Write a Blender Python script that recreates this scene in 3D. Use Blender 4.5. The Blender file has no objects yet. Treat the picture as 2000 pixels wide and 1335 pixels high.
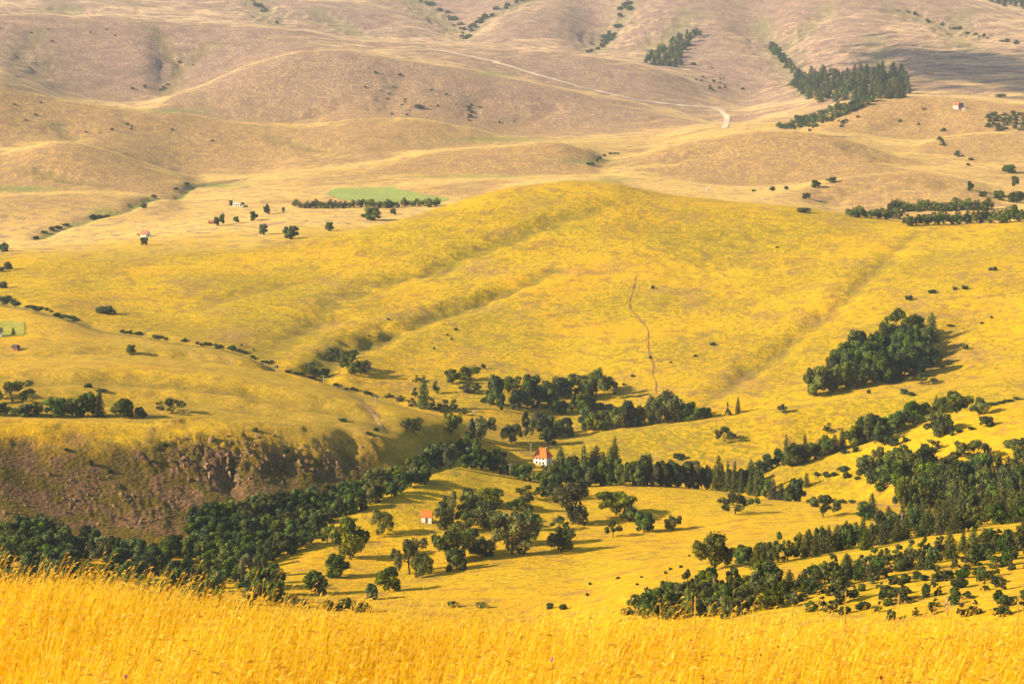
import bpy, math, random
import numpy as np
from mathutils import Vector

# ------------------------------------------------------------------ camera, sky, sun, exposure
scene = bpy.context.scene
COL = scene.collection
CAMZ = 230.0
F = 3889.0                      # focal length in photo pixels (70 mm on 36 mm, 2000 px wide)
PITCH = math.radians(7.56)
SUN_EL = math.radians(25.0)
SUN_AZ = math.radians(-109.0)   # compass from +Y (view direction), clockwise; the sun stands left, a little behind
cam_d = bpy.data.cameras.new('camera')
cam_d.lens = 70.0; cam_d.sensor_width = 36.0
cam_d.clip_start = 0.1; cam_d.clip_end = 30000.0
cam_d.dof.use_dof = True; cam_d.dof.focus_distance = 900.0; cam_d.dof.aperture_fstop = 9.0
cam = bpy.data.objects.new('camera', cam_d)
cam.location = (0, 0, CAMZ); cam.rotation_euler = (math.pi / 2 - PITCH, 0, 0)
COL.objects.link(cam); scene.camera = cam

world = bpy.data.worlds.new('World'); scene.world = world; world.use_nodes = True
wn = world.node_tree.nodes; wl = world.node_tree.links; wn.clear()
sky = wn.new('ShaderNodeTexSky'); sky.sky_type = 'NISHITA'; sky.sun_disc = False
sky.sun_elevation = SUN_EL; sky.sun_rotation = SUN_AZ
bg = wn.new('ShaderNodeBackground'); bg.inputs['Strength'].default_value = 0.078
wo = wn.new('ShaderNodeOutputWorld')
wl.new(sky.outputs[0], bg.inputs[0]); wl.new(bg.outputs[0], wo.inputs[0])

sun_d = bpy.data.lights.new('sun', 'SUN'); sun_d.energy = 4.6; sun_d.angle = math.radians(0.55)
sun_d.color = (1.0, 0.845, 0.53)
sun = bpy.data.objects.new('sun', sun_d); COL.objects.link(sun)
SUNV = Vector((math.sin(SUN_AZ) * math.cos(SUN_EL), math.cos(SUN_AZ) * math.cos(SUN_EL), math.sin(SUN_EL)))
sun.location = (0, 0, 900); sun.rotation_euler = SUNV.to_track_quat('Z', 'Y').to_euler()

vs = scene.view_settings
vs.view_transform = 'Standard'; vs.look = 'None'; vs.gamma = 1.0; vs.use_curve_mapping = False
vs.exposure = 1.06
cy = scene.cycles
cy.use_denoising = True; cy.max_bounces = 5; cy.diffuse_bounces = 2; cy.glossy_bounces = 1
cy.transmission_bounces = 2; cy.transparent_max_bounces = 4; cy.volume_bounces = 0
cy.use_adaptive_sampling = True; cy.adaptive_threshold = 0.01

rng = np.random.default_rng(7)
random.seed(7)

# ------------------------------------------------------------------ helpers
def tag(o, label=None, cat=None, group=None, kind=None):
    if label: o['label'] = label
    if cat: o['category'] = cat
    if group: o['group'] = group
    if kind: o['kind'] = kind
    return o

def mesh_np(name, verts, faces, mat=None, smooth=False):
    """verts (n,3); faces (m,k) array of equal-size polygons, or a list of them"""
    me = bpy.data.meshes.new(name)
    verts = np.asarray(verts, dtype=np.float32)
    if isinstance(faces, np.ndarray):
        m, k = faces.shape
        me.vertices.add(len(verts)); me.vertices.foreach_set('co', verts.ravel())
        me.loops.add(m * k); me.loops.foreach_set('vertex_index', faces.astype(np.int32).ravel())
        me.polygons.add(m)
        me.polygons.foreach_set('loop_start', np.arange(0, m * k, k, dtype=np.int32))
        me.polygons.foreach_set('loop_total', np.full(m, k, dtype=np.int32))
        me.update(calc_edges=True)
    else:
        me.from_pydata([tuple(map(float, v)) for v in verts], [], faces); me.update()
    if smooth: me.polygons.foreach_set('use_smooth', np.ones(len(me.polygons), dtype=bool))
    if mat: me.materials.append(mat)
    return me

def link(name, me, parent=None, loc=None):
    o = bpy.data.objects.new(name, me); COL.objects.link(o)
    if parent: o.parent = parent
    if loc is not None: o.location = loc
    return o

def empty(name, loc):
    o = bpy.data.objects.new(name, None); COL.objects.link(o); o.location = loc
    o.empty_display_size = 0.5
    return o

class MB:
    """collects simple solids into one mesh"""
    def __init__(s): s.v = []; s.f = []
    def box(s, c, d, rz=0.0):
        n = len(s.v); cx, cyy, cz = c; hx, hy, hz = d[0] / 2, d[1] / 2, d[2] / 2
        ca, sa = math.cos(rz), math.sin(rz)
        for dz in (-hz, hz):
            for dx, dy in ((-hx, -hy), (hx, -hy), (hx, hy), (-hx, hy)):
                s.v.append((cx + dx * ca - dy * sa, cyy + dx * sa + dy * ca, cz + dz))
        s.f += [(n + 3, n + 2, n + 1, n), (n + 4, n + 5, n + 6, n + 7)]
        for i in range(4): j = (i + 1) % 4; s.f.append((n + i, n + j, n + 4 + j, n + 4 + i))
        return s
    def tube(s, pts, rad, k=6):
        n0 = len(s.v); pts = [Vector(p) for p in pts]
        for i, p in enumerate(pts):
            d = (pts[min(i + 1, len(pts) - 1)] - pts[max(i - 1, 0)]).normalized()
            a = d.cross(Vector((0, 1, 0)) if abs(d.y) < 0.9 else Vector((1, 0, 0))).normalized(); b = d.cross(a)
            for q in range(k):
                t = 2 * math.pi * q / k
                s.v.append(tuple(p + a * (rad[i] * math.cos(t)) + b * (rad[i] * math.sin(t))))
        for i in range(len(pts) - 1):
            for q in range(k):
                w = (q + 1) % k
                s.f.append((n0 + i * k + q, n0 + i * k + w, n0 + (i + 1) * k + w, n0 + (i + 1) * k + q))
        s.f.append(tuple(n0 + q for q in reversed(range(k))))
        s.f.append(tuple(n0 + (len(pts) - 1) * k + q for q in range(k)))
        return s
    def poly(s, v, f):
        n = len(s.v); s.v += list(v); s.f += [tuple(n + i for i in q) for q in f]; return s
    def mesh(s, name, mat, smooth=False):
        return mesh_np(name, np.array(s.v), s.f, mat, smooth)

# value-gradient noise
_perm = np.random.default_rng(3).permutation(4096)
_ang = np.random.default_rng(4).random(4096) * 2 * np.pi
def perlin(x, y):
    xi = np.floor(x).astype(np.int64); yi = np.floor(y).astype(np.int64)
    xf = x - xi; yf = y - yi
    def g(ix, iy, dx, dy):
        h = _ang[_perm[(_perm[ix & 4095] + iy) & 4095]]
        return np.cos(h) * dx + np.sin(h) * dy
    u = xf ** 3 * (xf * (xf * 6 - 15) + 10); v = yf ** 3 * (yf * (yf * 6 - 15) + 10)
    a = g(xi, yi, xf, yf); b = g(xi + 1, yi, xf - 1, yf)
    c = g(xi, yi + 1, xf, yf - 1); d = g(xi + 1, yi + 1, xf - 1, yf - 1)
    return (a + u * (b - a)) * (1 - v) + (c + u * (d - c)) * v * 1.0
def fbm(x, y, o=4, gain=0.5):
    s = 0; a = 1.0
    for i in range(o):
        s = s + a * perlin(x * 2 ** i + 17.3 * i, y * 2 ** i - 9.1 * i); a *= gain
    return s
def sstep(a, b, x):
    t = np.clip((x - a) / (b - a), 0, 1); return t * t * (3 - 2 * t)

def pchip(xk, yk, x):
    xk = np.asarray(xk, float); yk = np.asarray(yk, float)
    h = np.diff(xk); dl = np.diff(yk) / h
    m = np.zeros_like(yk); m[0] = dl[0]; m[-1] = dl[-1]
    w1 = 2 * h[1:] + h[:-1]; w2 = h[1:] + 2 * h[:-1]
    ok = dl[1:] * dl[:-1] > 0
    with np.errstate(divide='ignore', invalid='ignore'):
        mm = (w1 + w2) / (w1 / dl[:-1] + w2 / dl[1:])
    m[1:-1] = np.where(ok, mm, 0)
    x = np.clip(x, xk[0], xk[-1])
    i = np.clip(np.searchsorted(xk, x) - 1, 0, len(xk) - 2)
    t = (x - xk[i]) / h[i]
    return ((2 * t**3 - 3 * t**2 + 1) * yk[i] + (t**3 - 2 * t**2 + t) * h[i] * m[i]
            + (-2 * t**3 + 3 * t**2) * yk[i + 1] + (t**3 - t**2) * h[i] * m[i + 1])

# ------------------------------------------------------------------ pixel <-> direction
CP, SP = math.cos(PITCH), math.sin(PITCH)
def pix(x, y):
    """photo pixel -> azimuth, tangent of the elevation"""
    X = (np.asarray(x, float) - 1000) / F; Y = -(np.asarray(y, float) - 667.5) / F
    dx = X; dy = CP + Y * SP; dz = -SP + Y * CP
    return np.arctan2(dx, dy), dz / np.hypot(dx, dy)
def project(x, y, z):
    z = z - CAMZ
    fw = y * CP - z * SP; up = y * SP + z * CP
    fw = np.where(fw > 1e-3, fw, 1e-3)
    return 1000 + F * x / fw, 667.5 - F * up / fw

# ------------------------------------------------------------------ the lie of the land
# ridge and valley lines seen in the photograph, near to far: [(pixel x, pixel y, distance in metres)]
def L(*p): return np.array(p, float)
def const(y, r): return L((0, y, r), (2000, y, r))
LINES = []
def add(l): LINES.append(l)
def behind(l, dr, dy, mask=None):
    """hidden hollow behind a crest; mask: [(x0, x1)] where it is a real crest"""
    o = l.copy(); o[:, 2] += dr
    o[:, 1] += dy
    return o
# first visible ground below the grassy edge
add(L((0, 1235, 520), (600, 1225, 560), (1000, 1215, 590), (1300, 1222, 500), (2000, 1222, 430)))
add(L((0, 1190, 610), (500, 1165, 650), (800, 1140, 690), (1100, 1125, 690), (1300, 1130, 620), (1600, 1120, 560), (2000, 1110, 520)))
add(L((0, 1165, 690), (300, 1135, 720), (500, 1110, 740), (620, 1075, 765), (800, 1055, 785), (1000, 1050, 790), (1300, 1055, 770), (1500, 1060, 720), (1750, 1040, 690), (2000, 1020, 670)))
# ravine floor on the left, crest of the golden field in the middle
C3 = L((0, 1120, 740), (300, 1090, 765), (500, 1068, 785), (600, 1040, 802), (700, 993, 832), (790, 950, 870), (840, 930, 897),
       (900, 914, 930), (980, 922, 955), (1060, 937, 960), (1130, 948, 962), (1250, 947, 965), (1400, 957, 965), (1500, 975, 945),
       (1650, 980, 930), (1750, 988, 900), (1850, 992, 880), (2000, 985, 860))
add(C3)
add(L((0, 1095, 760), (300, 1072, 785), (500, 1050, 805), (600, 1028, 822), (700, 988, 850), (790, 950, 886), (840, 936, 912),
      (900, 922, 952), (980, 934, 985), (1060, 952, 995), (1130, 962, 1000), (1250, 962, 1000), (1400, 970, 1000), (1500, 984, 985),
      (1650, 985, 965), (1750, 975, 940), (1850, 972, 920), (2000, 960, 900)))
# brow of the rocky slope on the left / far creek bank in the middle / spur on the right
C6 = L((0, 812, 893), (200, 815, 900), (400, 816, 908), (550, 825, 918), (700, 842, 935), (780, 866, 946), (840, 905, 960), (870, 905, 1000),
       (920, 905, 1030), (1000, 915, 1050), (1060, 920, 1055), (1200, 928, 1060), (1300, 932, 1060), (1400, 935, 1055), (1480, 926, 1045),
       (1530, 906, 1050), (1600, 892, 1058), (1700, 862, 1066), (1800, 832, 1075), (1880, 803, 1085), (1940, 790, 1092), (2000, 780, 1100))
add(C6)
add(L((0, 820, 925), (200, 823, 930), (400, 824, 938), (550, 831, 952), (700, 846, 968), (780, 864, 985), (840, 890, 1010), (870, 892, 1030),
      (920, 890, 1060), (1000, 893, 1080), (1060, 896, 1085), (1200, 902, 1090), (1300, 905, 1090), (1400, 905, 1090), (1480, 905, 1085),
      (1530, 898, 1085), (1600, 896, 1090), (1700, 870, 1098), (1800, 842, 1106), (1880, 812, 1116), (1940, 797, 1124), (2000, 786, 1130)))
# left plateau, then the shelf in front of the long golden hill
C8 = L((0, 705, 1120), (150, 702, 1125), (300, 708, 1130), (500, 728, 1130), (640, 757, 1115), (780, 800, 1068), (850, 826, 1055), (930, 848, 1110), (1000, 856, 1130),
       (1100, 852, 1150), (1200, 838, 1160), (1300, 830, 1165), (1400, 816, 1175), (1500, 800, 1185), (1600, 784, 1195), (1700, 768, 1205), (1800, 752, 1215), (2000, 735, 1230))
add(C8)
add(L((0, 706, 1170), (150, 703, 1172), (300, 709, 1172), (500, 730, 1168), (640, 758, 1150), (780, 794, 1118), (850, 815, 1108), (930, 840, 1150), (1000, 852, 1165),
      (1100, 860, 1185), (1200, 846, 1195), (1300, 838, 1200), (1400, 823, 1210), (1500, 805, 1220), (1600, 787, 1232), (1700, 766, 1245), (1800, 748, 1255), (2000, 728, 1270)))
# creek at the foot of the long hill
C9 = L((0, 592, 1500), (60, 598, 1470), (120, 612, 1440), (200, 642, 1400), (350, 667, 1345), (460, 683, 1315), (540, 716, 1275), (640, 748, 1245), (740, 773, 1225),
       (850, 800, 1205), (950, 812, 1210), (1100, 826, 1235), (1200, 818, 1245), (1300, 806, 1250), (1400, 790, 1255), (1500, 775, 1265), (1600, 755, 1280), (1800, 715, 1310), (2000, 690, 1330))
add(C9)
add(L((0, 572, 1560), (60, 575, 1540), (120, 582, 1515), (200, 605, 1480), (350, 632, 1435), (460, 640, 1410), (540, 655, 1390), (640, 672, 1370), (740, 690, 1360),
      (850, 700, 1360), (1000, 715, 1360), (1100, 722, 1365), (1300, 712, 1375), (1500, 690, 1390), (1700, 655, 1405), (2000, 620, 1420)))
add(L((0, 535, 1660), (200, 545, 1620), (400, 545, 1600), (700, 545, 1600), (900, 540, 1610), (1150, 530, 1620), (1400, 525, 1630), (1700, 520, 1630), (2000, 505, 1630)))
# crest of the long golden hill
C11 = L((0, 505, 1760), (200, 497, 1760), (400, 487, 1765), (560, 470, 1775), (650, 455, 1790), (730, 440, 1810), (850, 405, 1850), (950, 376, 1890), (1050, 360, 1920), (1130, 352, 1940),
        (1190, 355, 1945), (1250, 367, 1945), (1330, 381, 1940), (1400, 390, 1930), (1550, 406, 1910), (1700, 426, 1890), (1780, 435, 1880), (1850, 439, 1875), (1920, 437, 1870), (2000, 431, 1865))
add(C11)
add(L((0, 492, 1830), (200, 482, 1835), (400, 470, 1840), (560, 455, 1850), (650, 448, 1860), (730, 444, 1875), (850, 416, 1920), (950, 388, 1960), (1050, 372, 1990), (1130, 364, 2010),
      (1190, 366, 2010), (1250, 376, 2010), (1330, 389, 2005), (1400, 397, 1995), (1550, 412, 1975), (1700, 433, 1960), (1780, 443, 1950), (1850, 447, 1945), (1920, 445, 1940), (2000, 440, 1935)))
# plain behind
add(L((0, 468, 1980), (200, 452, 1990), (400, 432, 2020), (560, 418, 2050), (650, 411, 2070), (730, 408, 2080), (850, 401, 2110), (950, 388, 2130), (1050, 368, 2150), (1130, 360, 2160),
      (1190, 362, 2150), (1250, 370, 2140), (1330, 378, 2130), (1400, 384, 2120), (1550, 398, 2090), (1650, 420, 2070), (1780, 424, 2080), (1850, 420, 2080), (2000, 412, 2080)))
R1 = L((0, 378, 2260), (150, 373, 2270), (300, 380, 2280), (370, 392, 2280), (480, 385, 2290), (640, 370, 2330), (760, 363, 2350), (900, 352, 2370), (1050, 345, 2390), (1150, 344, 2400), (1230, 354, 2360),
       (1350, 364, 2340), (1480, 371, 2330), (1600, 354, 2340), (1700, 340, 2350), (1800, 334, 2350), (1880, 346, 2340), (1950, 366, 2330), (2000, 376, 2330))
add(R1)
add(L((0, 384, 2330), (150, 378, 2340), (300, 383, 2350), (370, 388, 2350), (480, 374, 2360), (640, 358, 2400), (760, 352, 2420), (900, 348, 2440), (1050, 344, 2460), (1150, 345, 2470), (1230, 348, 2440),
      (1350, 358, 2430), (1480, 368, 2420), (1600, 360, 2430), (1700, 347, 2440), (1800, 341, 2440), (1880, 349, 2430), (1950, 360, 2420), (2000, 366, 2420)))
R2 = L((0, 300, 2640), (120, 277, 2660), (250, 306, 2640), (330, 331, 2620), (400, 352, 2600), (480, 348, 2600), (600, 332, 2630), (750, 312, 2660), (850, 294, 2680), (1000, 281, 2690), (1080, 276, 2690), (1140, 290, 2690),
       (1190, 310, 2690), (1250, 301, 2690), (1300, 286, 2700), (1400, 263, 2720), (1500, 252, 2730), (1600, 259, 2730), (1680, 279, 2710), (1760, 305, 2690), (1850, 318, 2680), (2000, 322, 2680))
add(R2)
add(L((0, 290, 2720), (120, 283, 2740), (250, 312, 2720), (330, 336, 2700), (400, 350, 2690), (480, 342, 2690), (600, 338, 2710), (750, 318, 2740), (850, 300, 2760), (1000, 286, 2770), (1080, 281, 2770), (1140, 291, 2770),
      (1190, 308, 2770), (1250, 308, 2790), (1300, 292, 2790), (1400, 269, 2800), (1500, 258, 2810), (1600, 264, 2810), (1680, 281, 2790), (1760, 298, 2780), (1850, 300, 2780), (2000, 300, 2780)))
R2b = L((0, 290, 2900), (120, 282, 2900), (250, 308, 2880), (400, 344, 2860), (480, 341, 2850), (600, 328, 2860), (750, 309, 2880), (850, 294, 2900), (1000, 284, 2930), (1080, 280, 2950), (1140, 283, 2960), (1190, 293, 2950), (1250, 300, 2950),
        (1300, 288, 2960), (1400, 267, 2970), (1500, 257, 2980), (1600, 260, 2980), (1680, 270, 2970), (1760, 279, 2960), (1850, 266, 2960), (1920, 260, 2960), (2000, 259, 2960))
add(R2b)
add(L((0, 272, 2990), (200, 280, 2980), (400, 325, 2950), (480, 326, 2940), (600, 312, 2940), (750, 294, 2960), (850, 291, 2990), (1000, 285, 3020), (1080, 280, 3020), (1140, 280, 3020), (1190, 285, 3010), (1250, 286, 3020),
      (1300, 278, 3030), (1400, 262, 3040), (1500, 254, 3040), (1600, 256, 3040), (1680, 264, 3030), (1760, 274, 3020), (1850, 271, 3020), (1920, 266, 3020), (2000, 265, 3020)))
R3 = L((0, 168, 3240), (80, 185, 3240), (200, 205, 3230), (350, 222, 3230), (500, 238, 3220), (600, 240, 3220), (700, 232, 3230), (800, 232, 3240), (900, 246, 3240), (1000, 267, 3240), (1080, 275, 3240), (1150, 272, 3250),
       (1250, 270, 3250), (1400, 250, 3260), (1500, 243, 3260), (1560, 246, 3260), (1600, 234, 3270), (1640, 211, 3290), (1700, 189, 3310), (1800, 187, 3320), (1900, 192, 3320), (2000, 198, 3320))
add(R3)
add(L((0, 176, 3320), (80, 193, 3320), (200, 212, 3310), (350, 229, 3310), (500, 245, 3300), (600, 247, 3300), (700, 239, 3310), (800, 239, 3320), (900, 252, 3320), (1000, 270, 3320), (1080, 274, 3320), (1150, 269, 3330),
      (1250, 266, 3330), (1400, 248, 3340), (1500, 240, 3340), (1560, 241, 3340), (1600, 238, 3350), (1640, 217, 3370), (1700, 196, 3390), (1800, 194, 3400), (1900, 199, 3400), (2000, 205, 3400)))
R4a = L((0, 173, 3440), (80, 190, 3440), (150, 204, 3430), (270, 216, 3430), (350, 227, 3430), (500, 243, 3420), (600, 245, 3420), (700, 237, 3420), (800, 238, 3420), (900, 250, 3430), (1000, 266, 3450), (1080, 268, 3460),
        (1150, 264, 3470), (1250, 258, 3480), (1400, 245, 3490), (1500, 236, 3480), (1560, 234, 3480), (1600, 232, 3480), (1640, 213, 3480), (1700, 196, 3490), (1800, 194, 3500), (2000, 200, 3500))
add(R4a)
R4 = L((0, 138, 3700), (80, 168, 3700), (150, 195, 3660), (270, 208, 3640), (330, 187, 3680), (400, 164, 3720), (500, 121, 3780), (600, 99, 3810), (660, 97, 3820), (750, 108, 3820), (850, 121, 3820), (950, 141, 3820),
       (1050, 161, 3810), (1200, 192, 3790), (1300, 216, 3770), (1400, 236, 3750), (1450, 238, 3740), (1500, 226, 3740), (1560, 212, 3740), (1600, 198, 3740), (1700, 182, 3740), (1800, 178, 3740), (2000, 180, 3740))
add(R4)
add(L((0, 134, 3780), (80, 160, 3780), (150, 185, 3760), (270, 200, 3740), (330, 190, 3770), (400, 170, 3810), (500, 128, 3870), (600, 106, 3900), (660, 104, 3910), (750, 112, 3910), (850, 122, 3910), (950, 141, 3910),
      (1050, 161, 3900), (1200, 190, 3880), (1300, 211, 3860), (1400, 226, 3840), (1450, 226, 3830), (1500, 216, 3820), (1560, 204, 3820), (1600, 190, 3820), (1700, 174, 3820), (1800, 166, 3820), (2000, 168, 3820)))
R5 = L((0, 23, 4350), (200, 31, 4350), (400, 43, 4350), (500, 49, 4350), (600, 61, 4340), (700, 78, 4330), (800, 81, 4330), (900, 88, 4330), (1000, 95, 4320), (1100, 100, 4310), (1200, 113, 4290), (1300, 141, 4260),
       (1400, 182, 4200), (1460, 202, 4140), (1520, 190, 4120), (1600, 165, 4120), (1700, 140, 4120), (1800, 130, 4120), (2000, 132, 4120))
add(R5)
add(L((0, 31, 4450), (200, 39, 4450), (400, 50, 4450), (500, 56, 4450), (600, 68, 4440), (700, 85, 4430), (800, 88, 4430), (900, 95, 4430), (1000, 101, 4420), (1100, 106, 4410), (1200, 117, 4390), (1300, 138, 4360),
      (1400, 165, 4330), (1460, 182, 4290), (1520, 168, 4290), (1600, 146, 4290), (1700, 124, 4290), (1800, 114, 4290), (2000, 114, 4290)))
add(L((0, 24, 4700), (200, 32, 4700), (400, 44, 4700), (500, 49, 4690), (600, 60, 4680), (700, 76, 4670), (800, 80, 4670), (900, 87, 4670), (1000, 88, 4680), (1080, 92, 4680), (1160, 104, 4660), (1230, 104, 4670), (1300, 108, 4670),
      (1400, 108, 4680), (1500, 118, 4640), (1600, 96, 4650), (1700, 82, 4650), (1800, 76, 4650), (2000, 80, 4650)))
R6 = L((0, -6, 5150), (200, -2, 5150), (330, 10, 5130), (500, 6, 5150), (700, 18, 5150), (800, 34, 5120), (900, 56, 5080), (1000, 22, 5150), (1080, 28, 5150), (1170, 64, 5100), (1240, 42, 5130), (1320, 30, 5150),
       (1400, 40, 5140), (1480, 62, 5100), (1560, 40, 5120), (1680, 24, 5130), (1780, 38, 5120), (1880, 40, 5120), (2000, 52, 5120))
add(R6)
add(L((0, -60, 5700), (500, -50, 5700), (900, -25, 5650), (1200, -30, 5650), (1320, -45, 5700), (1480, -20, 5650), (1680, -40, 5700), (1880, -5, 5600), (2000, 18, 5550)))
add(L((0, -72, 5900), (1000, -50, 5900), (1700, -55, 5900), (1880, -8, 5720), (2000, 12, 5680)))
add(L((0, -75, 6300), (1000, -60, 6300), (2000, -50, 6300)))
add(L((0, 0, 7600), (2000, 0, 7600)))

AZM = math.radians(17.5)
az_in = np.linspace(-AZM, AZM, 720)
az_out = np.concatenate([np.linspace(math.radians(18.2), math.radians(40), 28), np.linspace(math.radians(43), math.radians(180), 40)])
az_all = np.concatenate([-az_out[::-1], az_in, az_out[:-1]])       # closes on itself at 180 degrees
I0 = len(az_out)                                                    # index of the first inner column

def smooth_az(v, n=3):
    k = np.array([1, 2, 3, 2, 1], float); k /= k.sum()
    for _ in range(n):
        p = np.concatenate([[v[0]] * 2, v, [v[-1]] * 2]); v = np.convolve(p, k, 'valid')
    return v

def tabulate(l):
    a, t = pix(l[:, 0], l[:, 1])
    azc = np.clip(az_all, a[0], a[-1])
    tt = smooth_az(pchip(a, t, azc)); rr = smooth_az(pchip(a, l[:, 2], azc), 6)
    return rr, tt

KR, KT = [], []
# the grassy knoll underfoot: ground level, metres below the camera
def near_knot(r, z):
    KR.append(np.full(len(az_all), r)); KT.append(np.full(len(az_all), z / r))
GRASS_H = 0.62
edge_a, edge_t = pix([0, 150, 300, 600, 900, 1200, 1500, 1800, 2000], [1130, 1147, 1168, 1202, 1222, 1236, 1241, 1243, 1243])
edge_t = pchip(edge_a, edge_t, np.clip(az_all, edge_a[0], edge_a[-1]))
near_knot(0.4, -1.65)
KR.append(np.full(len(az_all), 4.0)); KT.append(np.full(len(az_all), -2.05 / 4.0))
KR.append(np.full(len(az_all), 9.0)); KT.append((np.full(len(az_all), -2.98) - GRASS_H) / 9.0)
KR.append(np.full(len(az_all), 15.0)); KT.append((15 * (edge_t * 0.72 - 0.28 * 0.3311) - GRASS_H) / 15.0)
KR.append(np.full(len(az_all), 21.0)); KT.append((21 * edge_t - GRASS_H) / 21.0)
KR.append(np.full(len(az_all), 27.0)); KT.append((27 * edge_t - 1.9) / 27.0)
KR.append(np.full(len(az_all), 60.0)); KT.append(np.full(len(az_all), -0.345))
KR.append(np.full(len(az_all), 200.0)); KT.append(np.full(len(az_all), -0.375))
KR.append(np.full(len(az_all), 380.0)); KT.append(np.full(len(az_all), -0.335))
for l in LINES:
    r_, t_ = tabulate(l); KR.append(r_); KT.append(t_)
KR = np.array(KR); KT = np.array(KT)
for i in range(1, len(KR)): KR[i] = np.maximum(KR[i], KR[i - 1] + 4)

r_rows = np.concatenate([[0.4, 1.2, 2.4, 4.0], np.arange(5.5, 30, 1.0), np.geomspace(31, 420, 50), np.arange(430, 740, 4.5),
                         np.arange(741, 985, 2.0), np.arange(986, 2020, 3.4), np.arange(2025, 4450, 8.0), np.arange(4460, 5900, 16), np.linspace(5920, 7600, 30)])
NA, NR = len(az_all), len(r_rows)
T = np.empty((NA, NR))
for j in range(NA):
    T[j] = pchip(KR[:, j], KT[:, j], r_rows)
AZ, RR = np.meshgrid(az_all, r_rows, indexing='ij')
WX = RR * np.sin(AZ); WY = RR * np.cos(AZ)
H = CAMZ + RR * T

# relief that the lines do not carry
amp = sstep(420, 700, RR)
H += amp * (fbm(WX / 210, WY / 210, 3) * 3.2 * (0.5 + np.minimum(RR, 1600) / 3200) + fbm(WX / 40, WY / 40, 3) * 0.55)
far = sstep(2000, 3600, RR)
rid = 1 - np.abs(perlin(WX / 330 + 5, WY / 330)) * 2
H += far * (rid * 0.0 + fbm(WX / 420, WY / 420, 2) * 2.0 - np.clip(1 - np.abs(fbm(WX / 300 + 40, WY / 300, 2)) * 4, 0, 1) * 2.2)
crease = np.clip(1 - np.abs(fbm(WX / 190 + 11, WY / 190, 3)) * 7.0, 0, 1)
H -= far * crease * 1.6
H += sstep(8, 30, RR) * (1 - amp) * fbm(WX / 6, WY / 6, 3) * 0.25

def bil(A, az, r):
    """sample a terrain grid inside the camera sector"""
    fa = (np.asarray(az) + AZM) / (2 * AZM) * (len(az_in) - 1) + I0
    fa = np.clip(fa, 0, NA - 1.001)
    fr = np.interp(r, r_rows, np.arange(NR)); fr = np.clip(fr, 0, NR - 1.001)
    i = fa.astype(int); j = fr.astype(int); u = fa - i; v = fr - j
    return (A[i, j] * (1 - u) + A[i + 1, j] * u) * (1 - v) + (A[i, j + 1] * (1 - u) + A[i + 1, j + 1] * u) * v

_fine_r = np.concatenate([np.arange(430, 1300, 0.8), np.arange(1300, 2400, 1.5), np.arange(2400, 6000, 4.0)])
def hit(x, y, rmin=0):
    """ground point seen at a photo pixel"""
    a, t = pix(x, y); a = float(a); t = float(t)
    h = bil(H, np.full(len(_fine_r), a), _fine_r)
    tt = (h - CAMZ) / _fine_r
    ok = np.nonzero((tt >= t) & (_fine_r >= rmin))[0]
    k = ok[0] if len(ok) else int(np.argmax(np.where(_fine_r >= rmin, tt, -9)))
    r = _fine_r[k]
    return np.array([r * math.sin(a), r * math.cos(a), h[k]]), r
def ground_z(x, y):
    return float(bil(H, np.array([math.atan2(x, y)]), np.array([math.hypot(x, y)]))[0])

def dist_poly(P, X, Y):
    """distance in the plan from every (X, Y) to the polyline P, and the parameter along it"""
    best = np.full(X.shape, 1e9); par = np.zeros(X.shape)
    n = len(P) - 1
    for i in range(n):
        ax, ay = P[i][0], P[i][1]; bx, by = P[i + 1][0], P[i + 1][1]
        dx, dy = bx - ax, by - ay; l2 = dx * dx + dy * dy + 1e-9
        t = np.clip(((X - ax) * dx + (Y - ay) * dy) / l2, 0, 1)
        d = np.hypot(X - ax - t * dx, Y - ay - t * dy)
        m = d < best; best[m] = d[m]; par[m] = (i + t[m]) / n
    return best, par

SOIL = np.zeros_like(H); GREEN = np.zeros_like(H); ROCK = np.zeros_like(H)
def gully(pts, width, depth, soil=0.0, green=0.0, taper=True, lip=0.0):
    P = [hit(*p)[0] for p in pts]
    xs = [p[0] for p in P]; ys = [p[1] for p in P]; w = width * 4
    m = (WX > min(xs) - w) & (WX < max(xs) + w) & (WY > min(ys) - w) & (WY < max(ys) + w)
    if not m.any(): return
    d, s = dist_poly(P, WX[m], WY[m])
    d = d + fbm(WX[m] / 22, WY[m] / 22, 2) * width * 0.75
    k = np.exp(-np.abs(d / width) ** 1.5)
    if taper: k = k * sstep(-0.05, 0.22, s) * (1 - 0.6 * sstep(0.7, 1.0, s))
    H[m] -= depth * k
    if lip: H[m] += lip * np.exp(-((d - width * 1.6) / width) ** 2)
    SOIL[m] = np.maximum(SOIL[m], soil * np.exp(-(d / (width * 0.45)) ** 2) * (0.5 + 0.9 * np.clip(fbm(WX[m] / 18, WY[m] / 18, 2) + 0.5, 0, 1)))
    GREEN[m] = np.maximum(GREEN[m], green * np.exp(-(d / (width * 0.6)) ** 2))

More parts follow.
